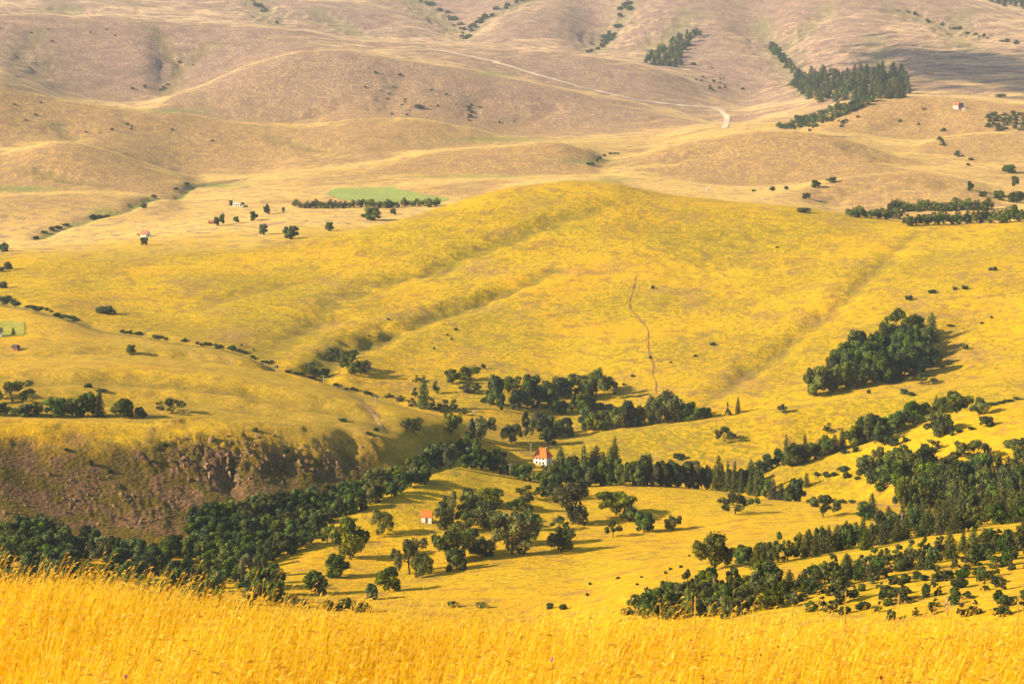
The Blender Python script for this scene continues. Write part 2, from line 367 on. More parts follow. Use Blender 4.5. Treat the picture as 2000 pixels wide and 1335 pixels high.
# folds of the long golden hill
gully([(1200, 400), (1130, 420), (1060, 443), (980, 470), (900, 503), (840, 530), (760, 548), (660, 585), (600, 640)], 15, 3.8, 0.1, 0.5, lip=0.8)
gully([(1085, 532), (1010, 560), (930, 590), (850, 617), (760, 650), (690, 683), (640, 712), (600, 738)], 12, 5.2, 0.2, 0.6, lip=1.3)
gully([(1790, 455), (1730, 505), (1660, 570), (1610, 615), (1550, 662), (1480, 712), (1420, 755), (1375, 790)], 11, 4.0, 0.28, 0.4, lip=0.7)
gully([(620, 545), (540, 560), (470, 575), (400, 600)], 14, 2.0, 0.3, 0)
gully([(700, 600), (620, 630), (560, 655), (500, 690)], 18, 3.0, 0.15, 0.3)
gully([(1560, 430), (1460, 470), (1380, 520), (1330, 580)], 40, 4.0, 0, 0.1)
gully([(1990, 560), (1900, 610), (1830, 690), (1800, 760)], 30, 4.5, 0.2, 0)
# creek beds
gully([(0, 588), (40, 596), (110, 612), (200, 641), (350, 666), (460, 682), (540, 716), (640, 748), (740, 774), (850, 806)], 9, 3.5, 0.5, 0.9, taper=False)
gully([(70, 466), (110, 447), (180, 425), (250, 408), (300, 385), (380, 362), (470, 350)], 8, 4.5, 0.2, 1.0, taper=False)
# left plateau: low folds stepping down to the valley
gully([(-60, 750), (60, 745), (200, 742), (400, 756), (560, 782), (690, 812)], 16, 3.0, 0.15, 0.3, taper=False, lip=1.6)
gully([(-40, 694), (100, 690), (300, 694), (480, 712), (600, 736)], 16, 2.6, 0.15, 0.25, taper=False, lip=1.6)
gully([(120, 786), (300, 784), (480, 796), (640, 826)], 13, 1.8, 0.1, 0.2, lip=1.0)
gully([(430, 640), (470, 670), (540, 700)], 12, 1.5, 0.1, 0)
gully([(690, 770), (725, 805), (745, 835)], 9, 1.0, 0.4, 0)
# far slopes
for g in ([(500, 0), (520, 22), (545, 52)], [(1030, 0), (985, 18), (945, 38), (915, 58), (905, 76)], [(800, 0), (850, 30), (895, 60)], [(1225, 5), (1215, 40), (1185, 75), (1160, 100)],
          [(1480, 50), (1510, 80), (1545, 130), (1590, 180)], [(1700, 70), (1725, 110), (1735, 140)], [(130, 8), (140, 20), (110, 26), (20, 22)], [(620, 20), (680, 50), (720, 74)],
          [(1350, 20), (1320, 60), (1250, 95)], [(1620, 10), (1580, 50), (1540, 90)], [(1880, 20), (1860, 60), (1900, 100)], [(1980, 70), (1900, 64), (1800, 34), (1735, 10)]):
    gully(g, 55, 11, 0.1, 0.35)
for g in ([(85, 60), (60, 85), (42, 105), (38, 125)], [(300, 55), (330, 95), (345, 120), (340, 155), (320, 185)], [(420, 85), (380, 110), (350, 140)], [(95, 118), (80, 135), (65, 150)]):
    gully(g, 30, 5.5, 0.35, 0.3)
for g in ([(940, 180), (918, 210), (900, 235)], [(700, 180), (650, 210), (560, 235)], [(800, 140), (760, 190), (752, 225)], [(1100, 200), (1050, 225), (1000, 250)]):
    gully(g, 26, 5, 0.25, 0)
for g in ([(110, 240), (135, 260), (146, 276)], [(240, 300), (310, 320), (380, 340)], [(520, 265), (600, 285), (680, 300)], [(40, 330), (120, 345), (200, 362)]):
    gully(g, 20, 5, 0.35, 0.3)
for g in ([(1420, 280), (1330, 305), (1240, 322)], [(1640, 280), (1700, 300), (1760, 320)], [(1700, 345), (1660, 372), (1600, 395)], [(1880, 355), (1800, 360), (1730, 366)], [(1830, 215), (1770, 235), (1700, 255)]):
    gully(g, 28, 5, 0.2, 0.1)

PX, PY = project(WX, WY, H)
def in_poly(px, py, poly):
    c = np.zeros(px.shape, bool); n = len(poly)
    for i in range(n):
        x0, y0 = poly[i]; x1, y1 = poly[(i + 1) % n]
        if y0 == y1: continue
        k = ((y0 > py) != (y1 > py)) & (px < (x1 - x0) * (py - y0) / (y1 - y0) + x0)
        c ^= k
    return c
def blob(px, py, cx, cy_, rx, ry): return np.exp(-(((px - cx) / rx) ** 2 + ((py - cy_) / ry) ** 2))

# the rocky slope: mask, then crags and runnels down the fall line
m6 = (RR > 735) & (RR < 962) & (PX > -600) & (PX < 860)
top = np.interp(PX, [-600, 0, 200, 300, 400, 550, 700, 790, 850], [835, 838, 845, 838, 842, 846, 850, 872, 915])
bot = np.interp(PX, [-600, 0, 200, 370, 500, 700, 850], [1130, 1110, 1080, 1065, 1040, 985, 930])
rk = sstep(-22, 55, PY - top + fbm(WX / 18, WY / 18, 4) * 55) * sstep(-10, 20, bot - PY) * m6
ROCK = rk * np.clip(sstep(-700, -300, PX + fbm(WX / 30, WY / 30, 3) * 120), 0, 1)
ROCK *= 1 - 0.85 * sstep(700, 780, PX)
craggy = blob(PX, PY, 430, 885, 130, 45) + blob(PX, PY, 600, 880, 120, 36) + blob(PX, PY, 280, 990, 160, 60) * 0.35
fl = fbm((WX * 0.86 + WY * 0.5) / 9, (WY * 0.86 - WX * 0.5) / 34, 4)
H += rk * (0.22 + 0.6 * np.clip(craggy, 0, 1.1)) * (np.abs(fl) * 3.6 - 1.0)
H += rk * np.clip(craggy, 0, 1) * (1 - np.abs(fbm(WX / 11, WY / 11, 4, 0.6)) * 3.0) * 2.0
H += rk * (fbm(WX / 60, WY / 60, 2)) * 5.0
# a few more hollows that catch the low light
H -= 4.0 * m6 * (blob(PX, PY, 560, 900, 28, 40) + blob(PX, PY, 450, 930, 22, 40) + blob(PX, PY, 680, 865, 24, 24))

PX, PY = project(WX, WY, H)

# ------------------------------------------------------------------ what grows where (ground cover; far-hill shade is painted in too)
patch = fbm(WX / 55, WY / 55, 4); patch2 = fbm(WX / 130 + 9, WY / 130, 4)
# heath and worn turf, plus shade painted onto the steep far faces
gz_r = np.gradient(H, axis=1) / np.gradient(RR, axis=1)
face = gz_r - (H - CAMZ) / RR                                 # slope against the view line: faces painted darker, crests stay pale as if sunlit
HEATH_SHADE = sstep(0.05, 0.17, face + patch2 * 0.05 + patch * 0.03) * sstep(1900, 2250, RR)
HEATH_SHADE = np.maximum(HEATH_SHADE, 0.75 * crease * far)  # far creases take the dark colour too
HEATH_SHADE = np.maximum(HEATH_SHADE, np.clip(patch * 1.7 - 0.25, 0, 1) * 0.8 * sstep(1000, 1400, RR))
HEATH_SHADE = np.maximum(HEATH_SHADE, 0.9 * np.clip(blob(PX, PY, 460, 655, 50, 14) + blob(PX, PY, 985, 455, 28, 9) + blob(PX, PY, 1450, 745, 40, 20), 0, 1) * (RR > 1200) * (RR < 1900))
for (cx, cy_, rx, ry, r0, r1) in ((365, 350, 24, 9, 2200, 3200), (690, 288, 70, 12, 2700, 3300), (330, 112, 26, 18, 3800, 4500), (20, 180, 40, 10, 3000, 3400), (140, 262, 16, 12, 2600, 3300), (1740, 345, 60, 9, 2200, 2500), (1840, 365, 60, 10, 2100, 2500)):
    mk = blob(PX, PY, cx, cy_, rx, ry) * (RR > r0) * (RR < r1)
    HEATH_SHADE = np.maximum(HEATH_SHADE, mk); SOIL = np.maximum(SOIL, 0.6 * mk * np.clip(patch * 1.5 + 0.4, 0, 1))
# lusher grass: along creeks, in the left middle distance, patches on the long hill
lush = np.clip(patch2 * 1.6 + 0.15, 0, 1) * 0.55 * sstep(900, 1200, RR) * (1 - sstep(1850, 2100, RR))
band = sstep(-8, 14, PY - np.interp(PX, [0, 300, 640, 860], [728, 734, 775, 830])) * (PX < 900) * (RR > 890) * (RR < 1130)
lush = np.maximum(lush, band * np.clip(0.75 + patch * 1.1, 0, 1))
lush = np.maximum(lush, 0.8 * np.clip(blob(PX, PY, 380, 685, 160, 10) + blob(PX, PY, 120, 678, 120, 9), 0, 1) * (RR > 1130) * (RR < 1480))
lush = np.maximum(lush, 0.5 * np.clip(blob(PX, PY, 1600, 930, 160, 40), 0, 1) * (RR > 900) * (RR < 1100))
GREEN = np.clip(np.maximum(GREEN, 0), 0, 1)
for (cx, cy_, rx, ry, r0, r1, v) in ((960, 143, 34, 5, 3300, 4400, .8), (420, 362, 55, 6, 2100, 2700, .8), (40, 369, 60, 5, 2000, 2700, .9), (950, 345, 110, 3, 2000, 2600, .7), (1200, 352, 40, 5, 2100, 2700, .6),
                                     (1000, 272, 120, 5, 2900, 3400, .7), (200, 412, 22, 7, 1900, 2300, .7), (1150, 315, 60, 6, 2500, 2900, .6), (340, 217, 60, 4, 3100, 3600, .7), (1490, 52, 14, 14, 4500, 5600, .6), (120, 20, 50, 5, 4400, 5300, .5)):
    GREEN = np.maximum(GREEN, v * blob(PX, PY, cx, cy_, rx, ry) * (RR > r0) * (RR < r1))
rc11 = np.interp(AZ, pix(C11[:, 0], C11[:, 1])[0], C11[:, 2])
FARM = sstep(-60, 190, RR - rc11 + patch2 * 90)
TAN = np.clip(sstep(870, 900, RR) * (1 - sstep(-20, 40, RR - np.interp(AZ, pix(C9[:, 0], C9[:, 1])[0], C9[:, 2]))) * (1 - sstep(700, 900, PX)) * (0.75 + patch2), 0, 1)
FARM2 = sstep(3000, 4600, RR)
MOTTLE = np.clip((0.30 + 0.45 * sstep(1000, 1260, RR + patch2 * 120)) * (1 + patch2 * 1.1 + patch * 0.6) + 0.8 * lush, 0, 1)       # rougher pasture on the long hill

nv = NA * NR
idx = np.arange(nv).reshape(NA, NR)
a = idx; b = np.roll(idx, -1, axis=0)
quads = np.stack([a[:, :-1], a[:, 1:], b[:, 1:], b[:, :-1]], -1).reshape(-1, 4)

# ------------------------------------------------------------------ materials
def new_mat(name):
    m = bpy.data.materials.new(name); m.use_nodes = True
    nt = m.node_tree; nt.nodes.clear()
    out = nt.nodes.new('ShaderNodeOutputMaterial'); p = nt.nodes.new('ShaderNodeBsdfPrincipled')
    nt.links.new(p.outputs[0], out.inputs[0])
    p.inputs['Roughness'].default_value = 0.85
    p.inputs['Specular IOR Level'].default_value = 0.15
    return m, nt, p, out
class NB:
    def __init__(s, nt): s.nt = nt
    def n(s, t, **k):
        o = s.nt.nodes.new(t)
        for q, v in k.items(): setattr(o, q, v)
        return o
    def l(s, a, b): s.nt.links.new(a, b)
    def attr(s, name): o = s.n('ShaderNodeAttribute'); o.attribute_name = name; return o.outputs['Fac']
    def noise(s, vec, scale, detail=4, rough=0.55, dist=0.0):
        o = s.n('ShaderNodeTexNoise'); o.inputs['Scale'].default_value = scale; o.inputs['Detail'].default_value = detail
        o.inputs['Roughness'].default_value = rough; o.inputs['Distortion'].default_value = dist
        s.l(vec, o.inputs['Vector']); return o.outputs['Fac']
    def ramp(s, f, a, b, va=0.0, vb=1.0):
        o = s.n('ShaderNodeMapRange'); o.interpolation_type = 'SMOOTHSTEP'
        o.inputs[1].default_value = a; o.inputs[2].default_value = b; o.inputs[3].default_value = va; o.inputs[4].default_value = vb
        s.l(f, o.inputs[0]); return o.outputs[0]
    def math(s, op, a, b):
        o = s.n('ShaderNodeMath'); o.operation = op
        for i, q in enumerate((a, b)):
            if isinstance(q, (int, float)): o.inputs[i].default_value = q
            else: s.l(q, o.inputs[i])
        return o.outputs[0]
    def mix(s, f, a, b):
        o = s.n('ShaderNodeMix'); o.data_type = 'RGBA'
        for i, q in ((0, f), (6, a), (7, b)):
            if isinstance(q, (int, float)): o.inputs[i].default_value = q
            elif isinstance(q, tuple): o.inputs[i].default_value = (*q, 1)
            else: s.l(q, o.inputs[i])
        return o.outputs[2]
    def bump(s, h, strength, dist):
        o = s.n('ShaderNodeBump'); o.inputs['Strength'].default_value = strength; o.inputs['Distance'].default_value = dist
        s.l(h, o.inputs['Height']); return o.outputs[0]

GOLD = (0.80, 0.42, 0.004); GOLD2 = (0.73, 0.44, 0.006); OLIVE = (0.225, 0.185, 0.008); WORN = (0.27, 0.14, 0.055)
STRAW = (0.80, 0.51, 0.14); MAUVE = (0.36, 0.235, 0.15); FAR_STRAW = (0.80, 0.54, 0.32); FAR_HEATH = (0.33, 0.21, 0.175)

def ground_material():
    m, nt, p, out = new_mat('dry_grassland'); b = NB(nt)
    geo = b.n('ShaderNodeNewGeometry'); pos = geo.outputs['Position']
    n_big = b.noise(pos, 0.012, 2); n_mid = b.noise(pos, 0.075, 4, 0.6, 0.6); n_fine = b.noise(pos, 0.26, 5, 0.74, 0.8)
    n_tuft = b.noise(pos, 0.75, 2, 0.6)
    # golden grass
    g = b.mix(b.ramp(n_big, 0.35, 0.65), GOLD, GOLD2)
    g = b.mix(b.math('MULTIPLY', b.ramp(n_fine, 0.44, 0.58), b.ramp(b.attr('mottle'), 0.0, 1.0, 0.40, 0.95)), g, OLIVE)
    g = b.mix(b.math('MULTIPLY', b.ramp(n_mid, 0.50, 0.67), b.ramp(b.attr('mottle'), 0.0, 1.0, 0.5, 0.95)), g, WORN)
    g = b.mix(b.math('MULTIPLY', b.ramp(n_tuft, 0.55, 0.72), 0.35), g, (0.92, 0.56, 0.06))
    g = b.mix(b.math('MULTIPLY', b.attr('lush'), b.ramp(n_fine, 0.30, 0.56)), g, (0.21, 0.15, 0.016))
    g = b.mix(b.math('MULTIPLY', b.attr('mottle'), 0.30), g, (0.38, 0.30, 0.008))
    g = b.mix(b.math('MULTIPLY', b.attr('tan'), b.ramp(n_mid, 0.30, 0.62, 0.75, 0.35)), g, (0.62, 0.36, 0.055))
    # far straw and heath, with painted shade on the hill faces
    s = b.mix(b.ramp(n_mid, 0.46, 0.64), STRAW, MAUVE)
    s = b.mix(b.math('MULTIPLY', b.ramp(n_fine, 0.48, 0.60), 0.5), s, (0.86, 0.56, 0.20))
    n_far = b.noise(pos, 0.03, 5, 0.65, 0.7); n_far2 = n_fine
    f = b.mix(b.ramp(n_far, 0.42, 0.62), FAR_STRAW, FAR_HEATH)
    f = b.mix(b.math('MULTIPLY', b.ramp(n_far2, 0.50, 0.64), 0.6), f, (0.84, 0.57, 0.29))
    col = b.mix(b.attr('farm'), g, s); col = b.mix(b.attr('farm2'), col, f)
    hm = b.math('MULTIPLY', b.attr('heath_shade'), b.ramp(n_fine, 0.36, 0.58, 0.30, 1.0))
    col = b.mix(hm, col, b.mix(b.attr('farm'), (0.33, 0.185, 0.075), b.mix(b.ramp(b.attr('farm2'), 0.0, 0.45), (0.31, 0.178, 0.092), (0.225, 0.140, 0.130))))  # dark face colour: heath patches and painted shade together
    # lush green strips, bare soil
    col = b.mix(b.math('MULTIPLY', b.attr('green'), b.ramp(n_fine, 0.25, 0.5)), col, b.mix(b.attr('farm'), (0.115, 0.135, 0.015), (0.17, 0.24, 0.06)))
    col = b.mix(b.attr('soil'), col, (0.22, 0.12, 0.062))
    # rocky ground
    vor = b.n('ShaderNodeTexVoronoi'); vor.inputs['Scale'].default_value = 0.55; b.l(pos, vor.inputs['Vector'])
    rck = b.mix(b.ramp(n_tuft, 0.35, 0.65), (0.21, 0.112, 0.052), (0.10, 0.055, 0.024))
    rck = b.mix(b.math('MULTIPLY', b.ramp(n_fine, 0.52, 0.62), 0.55), rck, (0.31, 0.19, 0.11))
    rck = b.mix(b.ramp(n_mid, 0.44, 0.58), rck, (0.115, 0.082, 0.012))
    col = b.mix(b.attr('rock'), col, rck)
    b.l(col, p.inputs['Base Color'])
    p.inputs['Roughness'].default_value = 0.95; p.inputs['Specular IOR Level'].default_value = 0.03
    p.inputs['Sheen Weight'].default_value = 0.16; p.inputs['Sheen Roughness'].default_value = 0.25
    p.inputs['Sheen Tint'].default_value = (1.0, 0.66, 0.22, 1)
    h = b.math('MULTIPLY', n_fine, 1.6)
    h = b.math('ADD', h, b.math('MULTIPLY', b.math('MULTIPLY', vor.outputs['Distance'], b.attr('rock')), 0.9))
    b.l(b.bump(h, 0.55, 1.6), p.inputs['Normal'])
    return m
M_GROUND = ground_material()

tm = mesh_np('terrain', np.stack([WX, WY, H], -1).reshape(-1, 3), quads[:, ::-1].copy(), M_GROUND, smooth=True)
for nm, A in (('soil', SOIL), ('green', GREEN), ('rock', ROCK), ('heath_shade', HEATH_SHADE), ('lush', lush), ('farm', FARM), ('farm2', FARM2), ('mottle', MOTTLE), ('tan', TAN)):
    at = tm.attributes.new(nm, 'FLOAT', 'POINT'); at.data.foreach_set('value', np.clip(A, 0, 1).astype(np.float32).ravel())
terrain = tag(link('terrain', tm), 'golden rolling grassland hills and valleys', kind='structure')

# ------------------------------------------------------------------ haze
def build_haze():
    top = float(H.max()) + 25; bot = float(H.min()) - 3
    mb = MB().box((0, 0, (top + bot) / 2), (16000, 16000, top - bot))
    m = bpy.data.materials.new('thin_summer_haze'); m.use_nodes = True; nt = m.node_tree; nt.nodes.clear()
    o = nt.nodes.new('ShaderNodeOutputMaterial'); v = nt.nodes.new('ShaderNodeVolumePrincipled')
    v.inputs['Color'].default_value = (0.74, 0.84, 1.0, 1); v.inputs['Density'].default_value = 0.000050
    v.inputs['Anisotropy'].default_value = 0.15
    nt.links.new(v.outputs[0], o.inputs['Volume'])
    tag(link('haze', mb.mesh('haze', m)), 'thin pale summer haze lying over the hills', 'haze', kind='stuff')
build_haze()

# ------------------------------------------------------------------ tracks and fields laid on the land
def simple(name, c1, c2, scale=0.4, rough=0.9, bump=0.0, detail=4):
    m, nt, p, out = new_mat(name); b = NB(nt)
    pos = b.n('ShaderNodeNewGeometry').outputs['Position']
    n = b.noise(pos, scale, detail, 0.6)
    b.l(b.mix(b.ramp(n, 0.35, 0.65), c1, c2), p.inputs['Base Color']); p.inputs['Roughness'].default_value = rough
    if bump: b.l(b.bump(n, 0.6, bump), p.inputs['Normal'])
    return m
M_ROAD = simple('pale_gravel', (0.72, 0.56, 0.40), (0.60, 0.46, 0.33), 0.2)
M_TRACK = simple('worn_earth', (0.36, 0.18, 0.06), (0.19, 0.10, 0.04), 0.12)
M_DUST = simple('dusty_track', (0.50, 0.31, 0.11), (0.36, 0.22, 0.09), 0.2)
def meadow_material(name, c1, c2, rows, ang):
    m, nt, p, out = new_mat(name); b = NB(nt)
    pos = b.n('ShaderNodeNewGeometry').outputs['Position']
    mp = b.n('ShaderNodeMapping'); mp.inputs['Rotation'].default_value = (0, 0, ang); b.l(pos, mp.inputs['Vector'])
    wv = b.n('ShaderNodeTexWave'); wv.inputs['Scale'].default_value = rows; wv.inputs['Distortion'].default_value = 2.5; wv.inputs['Detail'].default_value = 2
    b.l(mp.outputs[0], wv.inputs['Vector'])
    n = b.noise(pos, 0.03, 4, 0.65)
    col = b.mix(b.ramp(n, 0.35, 0.65), c1, c2)
    col = b.mix(b.math('MULTIPLY', wv.outputs['Fac'], 0.35), col, (c2[0] * 1.5, c2[1] * 1.15, c2[2]))
    col = b.mix(b.math('MULTIPLY', b.ramp(b.noise(pos, 0.09, 4, 0.7), 0.48, 0.64), 0.6), col, (0.55, 0.38, 0.10))
    b.l(col, p.inputs['Base Color']); p.inputs['Roughness'].default_value = 0.95
    return m
M_MEADOW = meadow_material('mown_green_meadow', (0.23, 0.34, 0.085), (0.31, 0.38, 0.10), 0.05, 0.3)
M_MEADOW2 = meadow_material('watered_lawn', (0.22, 0.26, 0.03), (0.36, 0.33, 0.05), 0.09, 1.2)

def ribbon(name, pts, width, mat, lift=0.35, wob=0.0, label=None):
    dp = [pts[0]]
    for a_, b_ in zip(pts[:-1], pts[1:]):
        nn = max(1, int(math.hypot(b_[0] - a_[0], b_[1] - a_[1]) / 14))
        dp += [(a_[0] + (b_[0] - a_[0]) * i / nn, a_[1] + (b_[1] - a_[1]) * i / nn) for i in range(1, nn + 1)]
    P = np.array([hit(*p)[0] for p in dp])
    s = np.concatenate([[0], np.cumsum(np.hypot(np.diff(P[:, 0]), np.diff(P[:, 1])))])
    n = max(8, int(s[-1] / 5)); q = np.linspace(0, s[-1], n)
    X = pchip(s + np.arange(len(s)) * 1e-4, P[:, 0], q); Y = pchip(s + np.arange(len(s)) * 1e-4, P[:, 1], q)
    dx = np.gradient(X); dy = np.gradient(Y); l = np.hypot(dx, dy) + 1e-6
    w = np.maximum(width * (1 + wob * perlin(q / 14, q * 0 + 3.3)), 0.12 * width) / 2
    off = wob * 1.2 * perlin(q / 25, q * 0 + 8.1)
    V = []
    for k in (-1, -0.33, 0.33, 1):
        x = X - dy / l * (w * k + off); y = Y + dx / l * (w * k + off)
        z = bil(H, np.arctan2(x, y), np.hypot(x, y)) + lift
        V.append(np.stack([x, y, z], -1))
    V = np.stack(V, 1).reshape(-1, 3)
    f = []
    for i in range(n - 1):
        for k in range(3): f.append((i * 4 + k, i * 4 + k + 1, i * 4 + k + 5, i * 4 + k + 4))
    o = link(name, mesh_np(name, V, np.array(f), mat, True)); tag(o, label, kind='structure')
    return o
ribbon('gravel_road', [(800, 91), (880, 103), (960, 120), (1050, 147), (1150, 175), (1250, 197), (1330, 207), (1392, 211)], 13, M_ROAD, 0.8, label='pale gravel road running along the far ridge')
ribbon('gravel_road', [(1388, 211), (1408, 216), (1419, 227), (1419, 238), (1415, 251)], 11, M_ROAD, 0.6, label='pale gravel road bending down off the far ridge')
ribbon('footpath', [(1243, 540), (1236, 570), (1230, 597), (1240, 614), (1256, 632), (1266, 648), (1267, 680), (1275, 715), (1280, 745), (1283, 768)], 1.1, M_TRACK, 0.08, 1.7, 'thin brown footpath worn straight down the long golden hill')
ribbon('farm_track', [(700, 778), (722, 800), (738, 822), (746, 838)], 2.4, M_DUST, 0.15, 0.3, 'dusty farm track dropping to the creek')
ribbon('farm_track', [(812, 868), (826, 885), (838, 903), (848, 918)], 3.2, M_DUST, 0.15, 0.3, 'dusty farm track rounding the end of the rocky slope')
ribbon('farm_track', [(1700, 984), (1760, 990), (1840, 995), (1920, 999), (1990, 1004)], 4.0, M_DUST, 0.15, 0.3, 'pale farm track between the pine woods')
ribbon('farm_track', [(1830, 198), (1800, 213), (1760, 228), (1720, 246), (1700, 262)], 2.2, M_DUST, 0.3, 0.3, 'brown track climbing the far hill with the red house')
ribbon('farm_track', [(1600, 266), (1680, 268), (1740, 274), (1790, 282)], 4.0, M_DUST, 0.3, 0.3, 'pale track crossing the foot of the far hill')

def drape(name, poly, mat, label, step=2.5, lift=0.3):
    xs = [p[0] for p in poly]; ys = [p[1] for p in poly]
    # corners to the ground, then a regular sheet in plan
    P = [hit(*p)[0] for p in poly]; pl = [(p[0], p[1]) for p in P]
    x0, x1 = min(p[0] for p in pl), max(p[0] for p in pl); y0, y1 = min(p[1] for p in pl), max(p[1] for p in pl)
    nx = max(6, int((x1 - x0) / step)); ny = max(6, int((y1 - y0) / step))
    gx, gy = np.meshgrid(np.linspace(x0, x1, nx), np.linspace(y0, y1, ny), indexing='ij')
    gx2 = gx + perlin(gx / 20, gy / 20) * 3; gy2 = gy + perlin(gx / 20 + 7, gy / 20) * 3
    ins = in_poly(gx2, gy2, pl)
    z = bil(H, np.arctan2(gx, gy), np.hypot(gx, gy)) + lift
    V = np.stack([gx, gy, z], -1).reshape(-1, 3); ii = np.arange(nx * ny).reshape(nx, ny)
    ok = ins[:-1, :-1] & ins[1:, :-1] & ins[1:, 1:] & ins[:-1, 1:]
    f = np.stack([ii[:-1, :-1], ii[1:, :-1], ii[1:, 1:], ii[:-1, 1:]], -1)[ok]
    used = np.unique(f); mp = np.zeros(nx * ny, int); mp[used] = np.arange(len(used))
    o = link(name, mesh_np(name, V[used], mp[f], mat, True)); return tag(o, label, kind='structure')
drape('meadow', [(634, 378), (652, 368), (768, 364.5), (790, 372), (830, 380), (876, 386), (872, 394), (800, 396), (720, 397), (660, 390)], M_MEADOW, 'bright green meadow behind the long golden hill', 3.0)
drape('meadow', [(-20, 628), (51, 628), (54, 642), (48, 656), (-20, 660)], M_MEADOW2, 'green lawn beside the white farmhouse', 1.5)

# ------------------------------------------------------------------ trees
def leaf_material(name, c_dark, c_light, trans=0.25):
    m, nt, p, out = new_mat(name); b = NB(nt)
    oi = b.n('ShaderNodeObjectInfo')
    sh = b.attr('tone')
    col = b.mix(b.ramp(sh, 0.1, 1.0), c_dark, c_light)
    hsv = b.n('ShaderNodeHueSaturation')
    b.l(b.math('ADD', b.math('MULTIPLY', oi.outputs['Random'], 0.06), 0.465), hsv.inputs['Hue'])
    b.l(b.math('ADD', b.math('MULTIPLY', b.math('FRACT', b.math('MULTIPLY', oi.outputs['Random'], 7.13), 0), 0.75), 0.65), hsv.inputs['Value'])
    b.l(b.math('ADD', b.math('MULTIPLY', b.math('FRACT', b.math('MULTIPLY', oi.outputs['Random'], 3.71), 0), 0.35), 0.75), hsv.inputs['Saturation'])
    b.l(col, hsv.inputs['Color'])
    b.l(hsv.outputs[0], p.inputs['Base Color']); p.inputs['Roughness'].default_value = 0.65; p.inputs['Specular IOR Level'].default_value = 0.2
    tr = b.n('ShaderNodeBsdfTranslucent'); b.l(hsv.outputs[0], tr.inputs['Color'])
    mx = b.n('ShaderNodeMixShader'); mx.inputs[0].default_value = trans
    b.l(p.outputs[0], mx.inputs[1]); b.l(tr.outputs[0], mx.inputs[2]); b.l(mx.outputs[0], out.inputs[0])
    return m
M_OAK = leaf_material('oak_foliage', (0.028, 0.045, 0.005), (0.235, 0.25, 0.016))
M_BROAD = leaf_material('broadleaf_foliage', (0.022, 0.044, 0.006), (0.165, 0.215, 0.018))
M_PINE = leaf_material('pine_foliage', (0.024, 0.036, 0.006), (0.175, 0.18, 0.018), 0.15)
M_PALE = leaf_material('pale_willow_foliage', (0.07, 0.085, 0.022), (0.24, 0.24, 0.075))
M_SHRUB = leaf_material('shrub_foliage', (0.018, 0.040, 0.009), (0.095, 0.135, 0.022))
M_BARK = simple('grey_brown_bark', (0.16, 0.105, 0.065), (0.09, 0.06, 0.04), 2.0)
M_SNAG = simple('bleached_dead_wood', (0.50, 0.38, 0.26), (0.36, 0.26, 0.18), 2.0)

def quads_at(P, Nn, size, R, asp=1.0, bend=0.0):
    """leaf-clump faces: centres P, normals Nn, sizes"""
    n = len(P)
    Nn = Nn / (np.linalg.norm(Nn, axis=1, keepdims=True) + 1e-9)
    ref = R.normal(size=(n, 3)); A = np.cross(Nn, ref); A /= np.linalg.norm(A, axis=1, keepdims=True) + 1e-9
    B = np.cross(Nn, A)
    s = size[:, None]
    k1 = R.uniform(0.6, 1.2, (n, 1)); k2 = R.uniform(0.6, 1.2, (n, 1))
    v = np.stack([P - A * s * k1 - B * s * 0.35 * asp, P + B * s * -0.9 * asp * k2 + A * s * 0.2, P + A * s * k2 + B * s * 0.3 * asp, P + B * s * k1 * 0.9 * asp - A * s * 0.25], 1)
    return v.reshape(-1, 3), np.arange(n * 4).reshape(n, 4)

def tone_attr(me, tone, per=4):
    at = me.attributes.new('tone', 'FLOAT', 'POINT'); at.data.foreach_set('value', np.repeat(np.clip(tone, 0, 1), per).astype(np.float32))

def lumps_crown(name, R, lumps, n, mat, leaf, fuzz=0.10, flat=1.0):
    """lumps: (x, y, z, r); faces spread over the outside of the lumps"""
    C = np.array(lumps); w = C[:, 3] ** 2; w /= w.sum()
    li = R.choice(len(C), n, p=w)
    d = R.normal(size=(n, 3)); d /= np.linalg.norm(d, axis=1, keepdims=True)
    rad = C[li, 3] * 0.92 * (1 - np.abs(R.normal(0, 0.18, n))) * (1 + (R.random(n) < 0.12) * R.uniform(0.05, 0.45, n))
    P = C[li, :3] + d * rad[:, None] * np.array([1, 1, flat])
    keep = np.ones(n, bool)
    for c in C:
        keep &= ~((np.linalg.norm((P - c[:3]) / np.array([1, 1, flat]), axis=1) < c[3] * 0.55))
    P, d, li = P[keep], d[keep], li[keep]
    N = d + R.normal(0, 0.55, d.shape)
    v, f = quads_at(P, N, leaf * R.uniform(0.6, 1.35, len(P)), R)
    me = mesh_np(name, v, f, mat)
    lt = R.random(len(C))
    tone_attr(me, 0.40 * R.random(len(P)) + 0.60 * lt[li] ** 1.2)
    return me

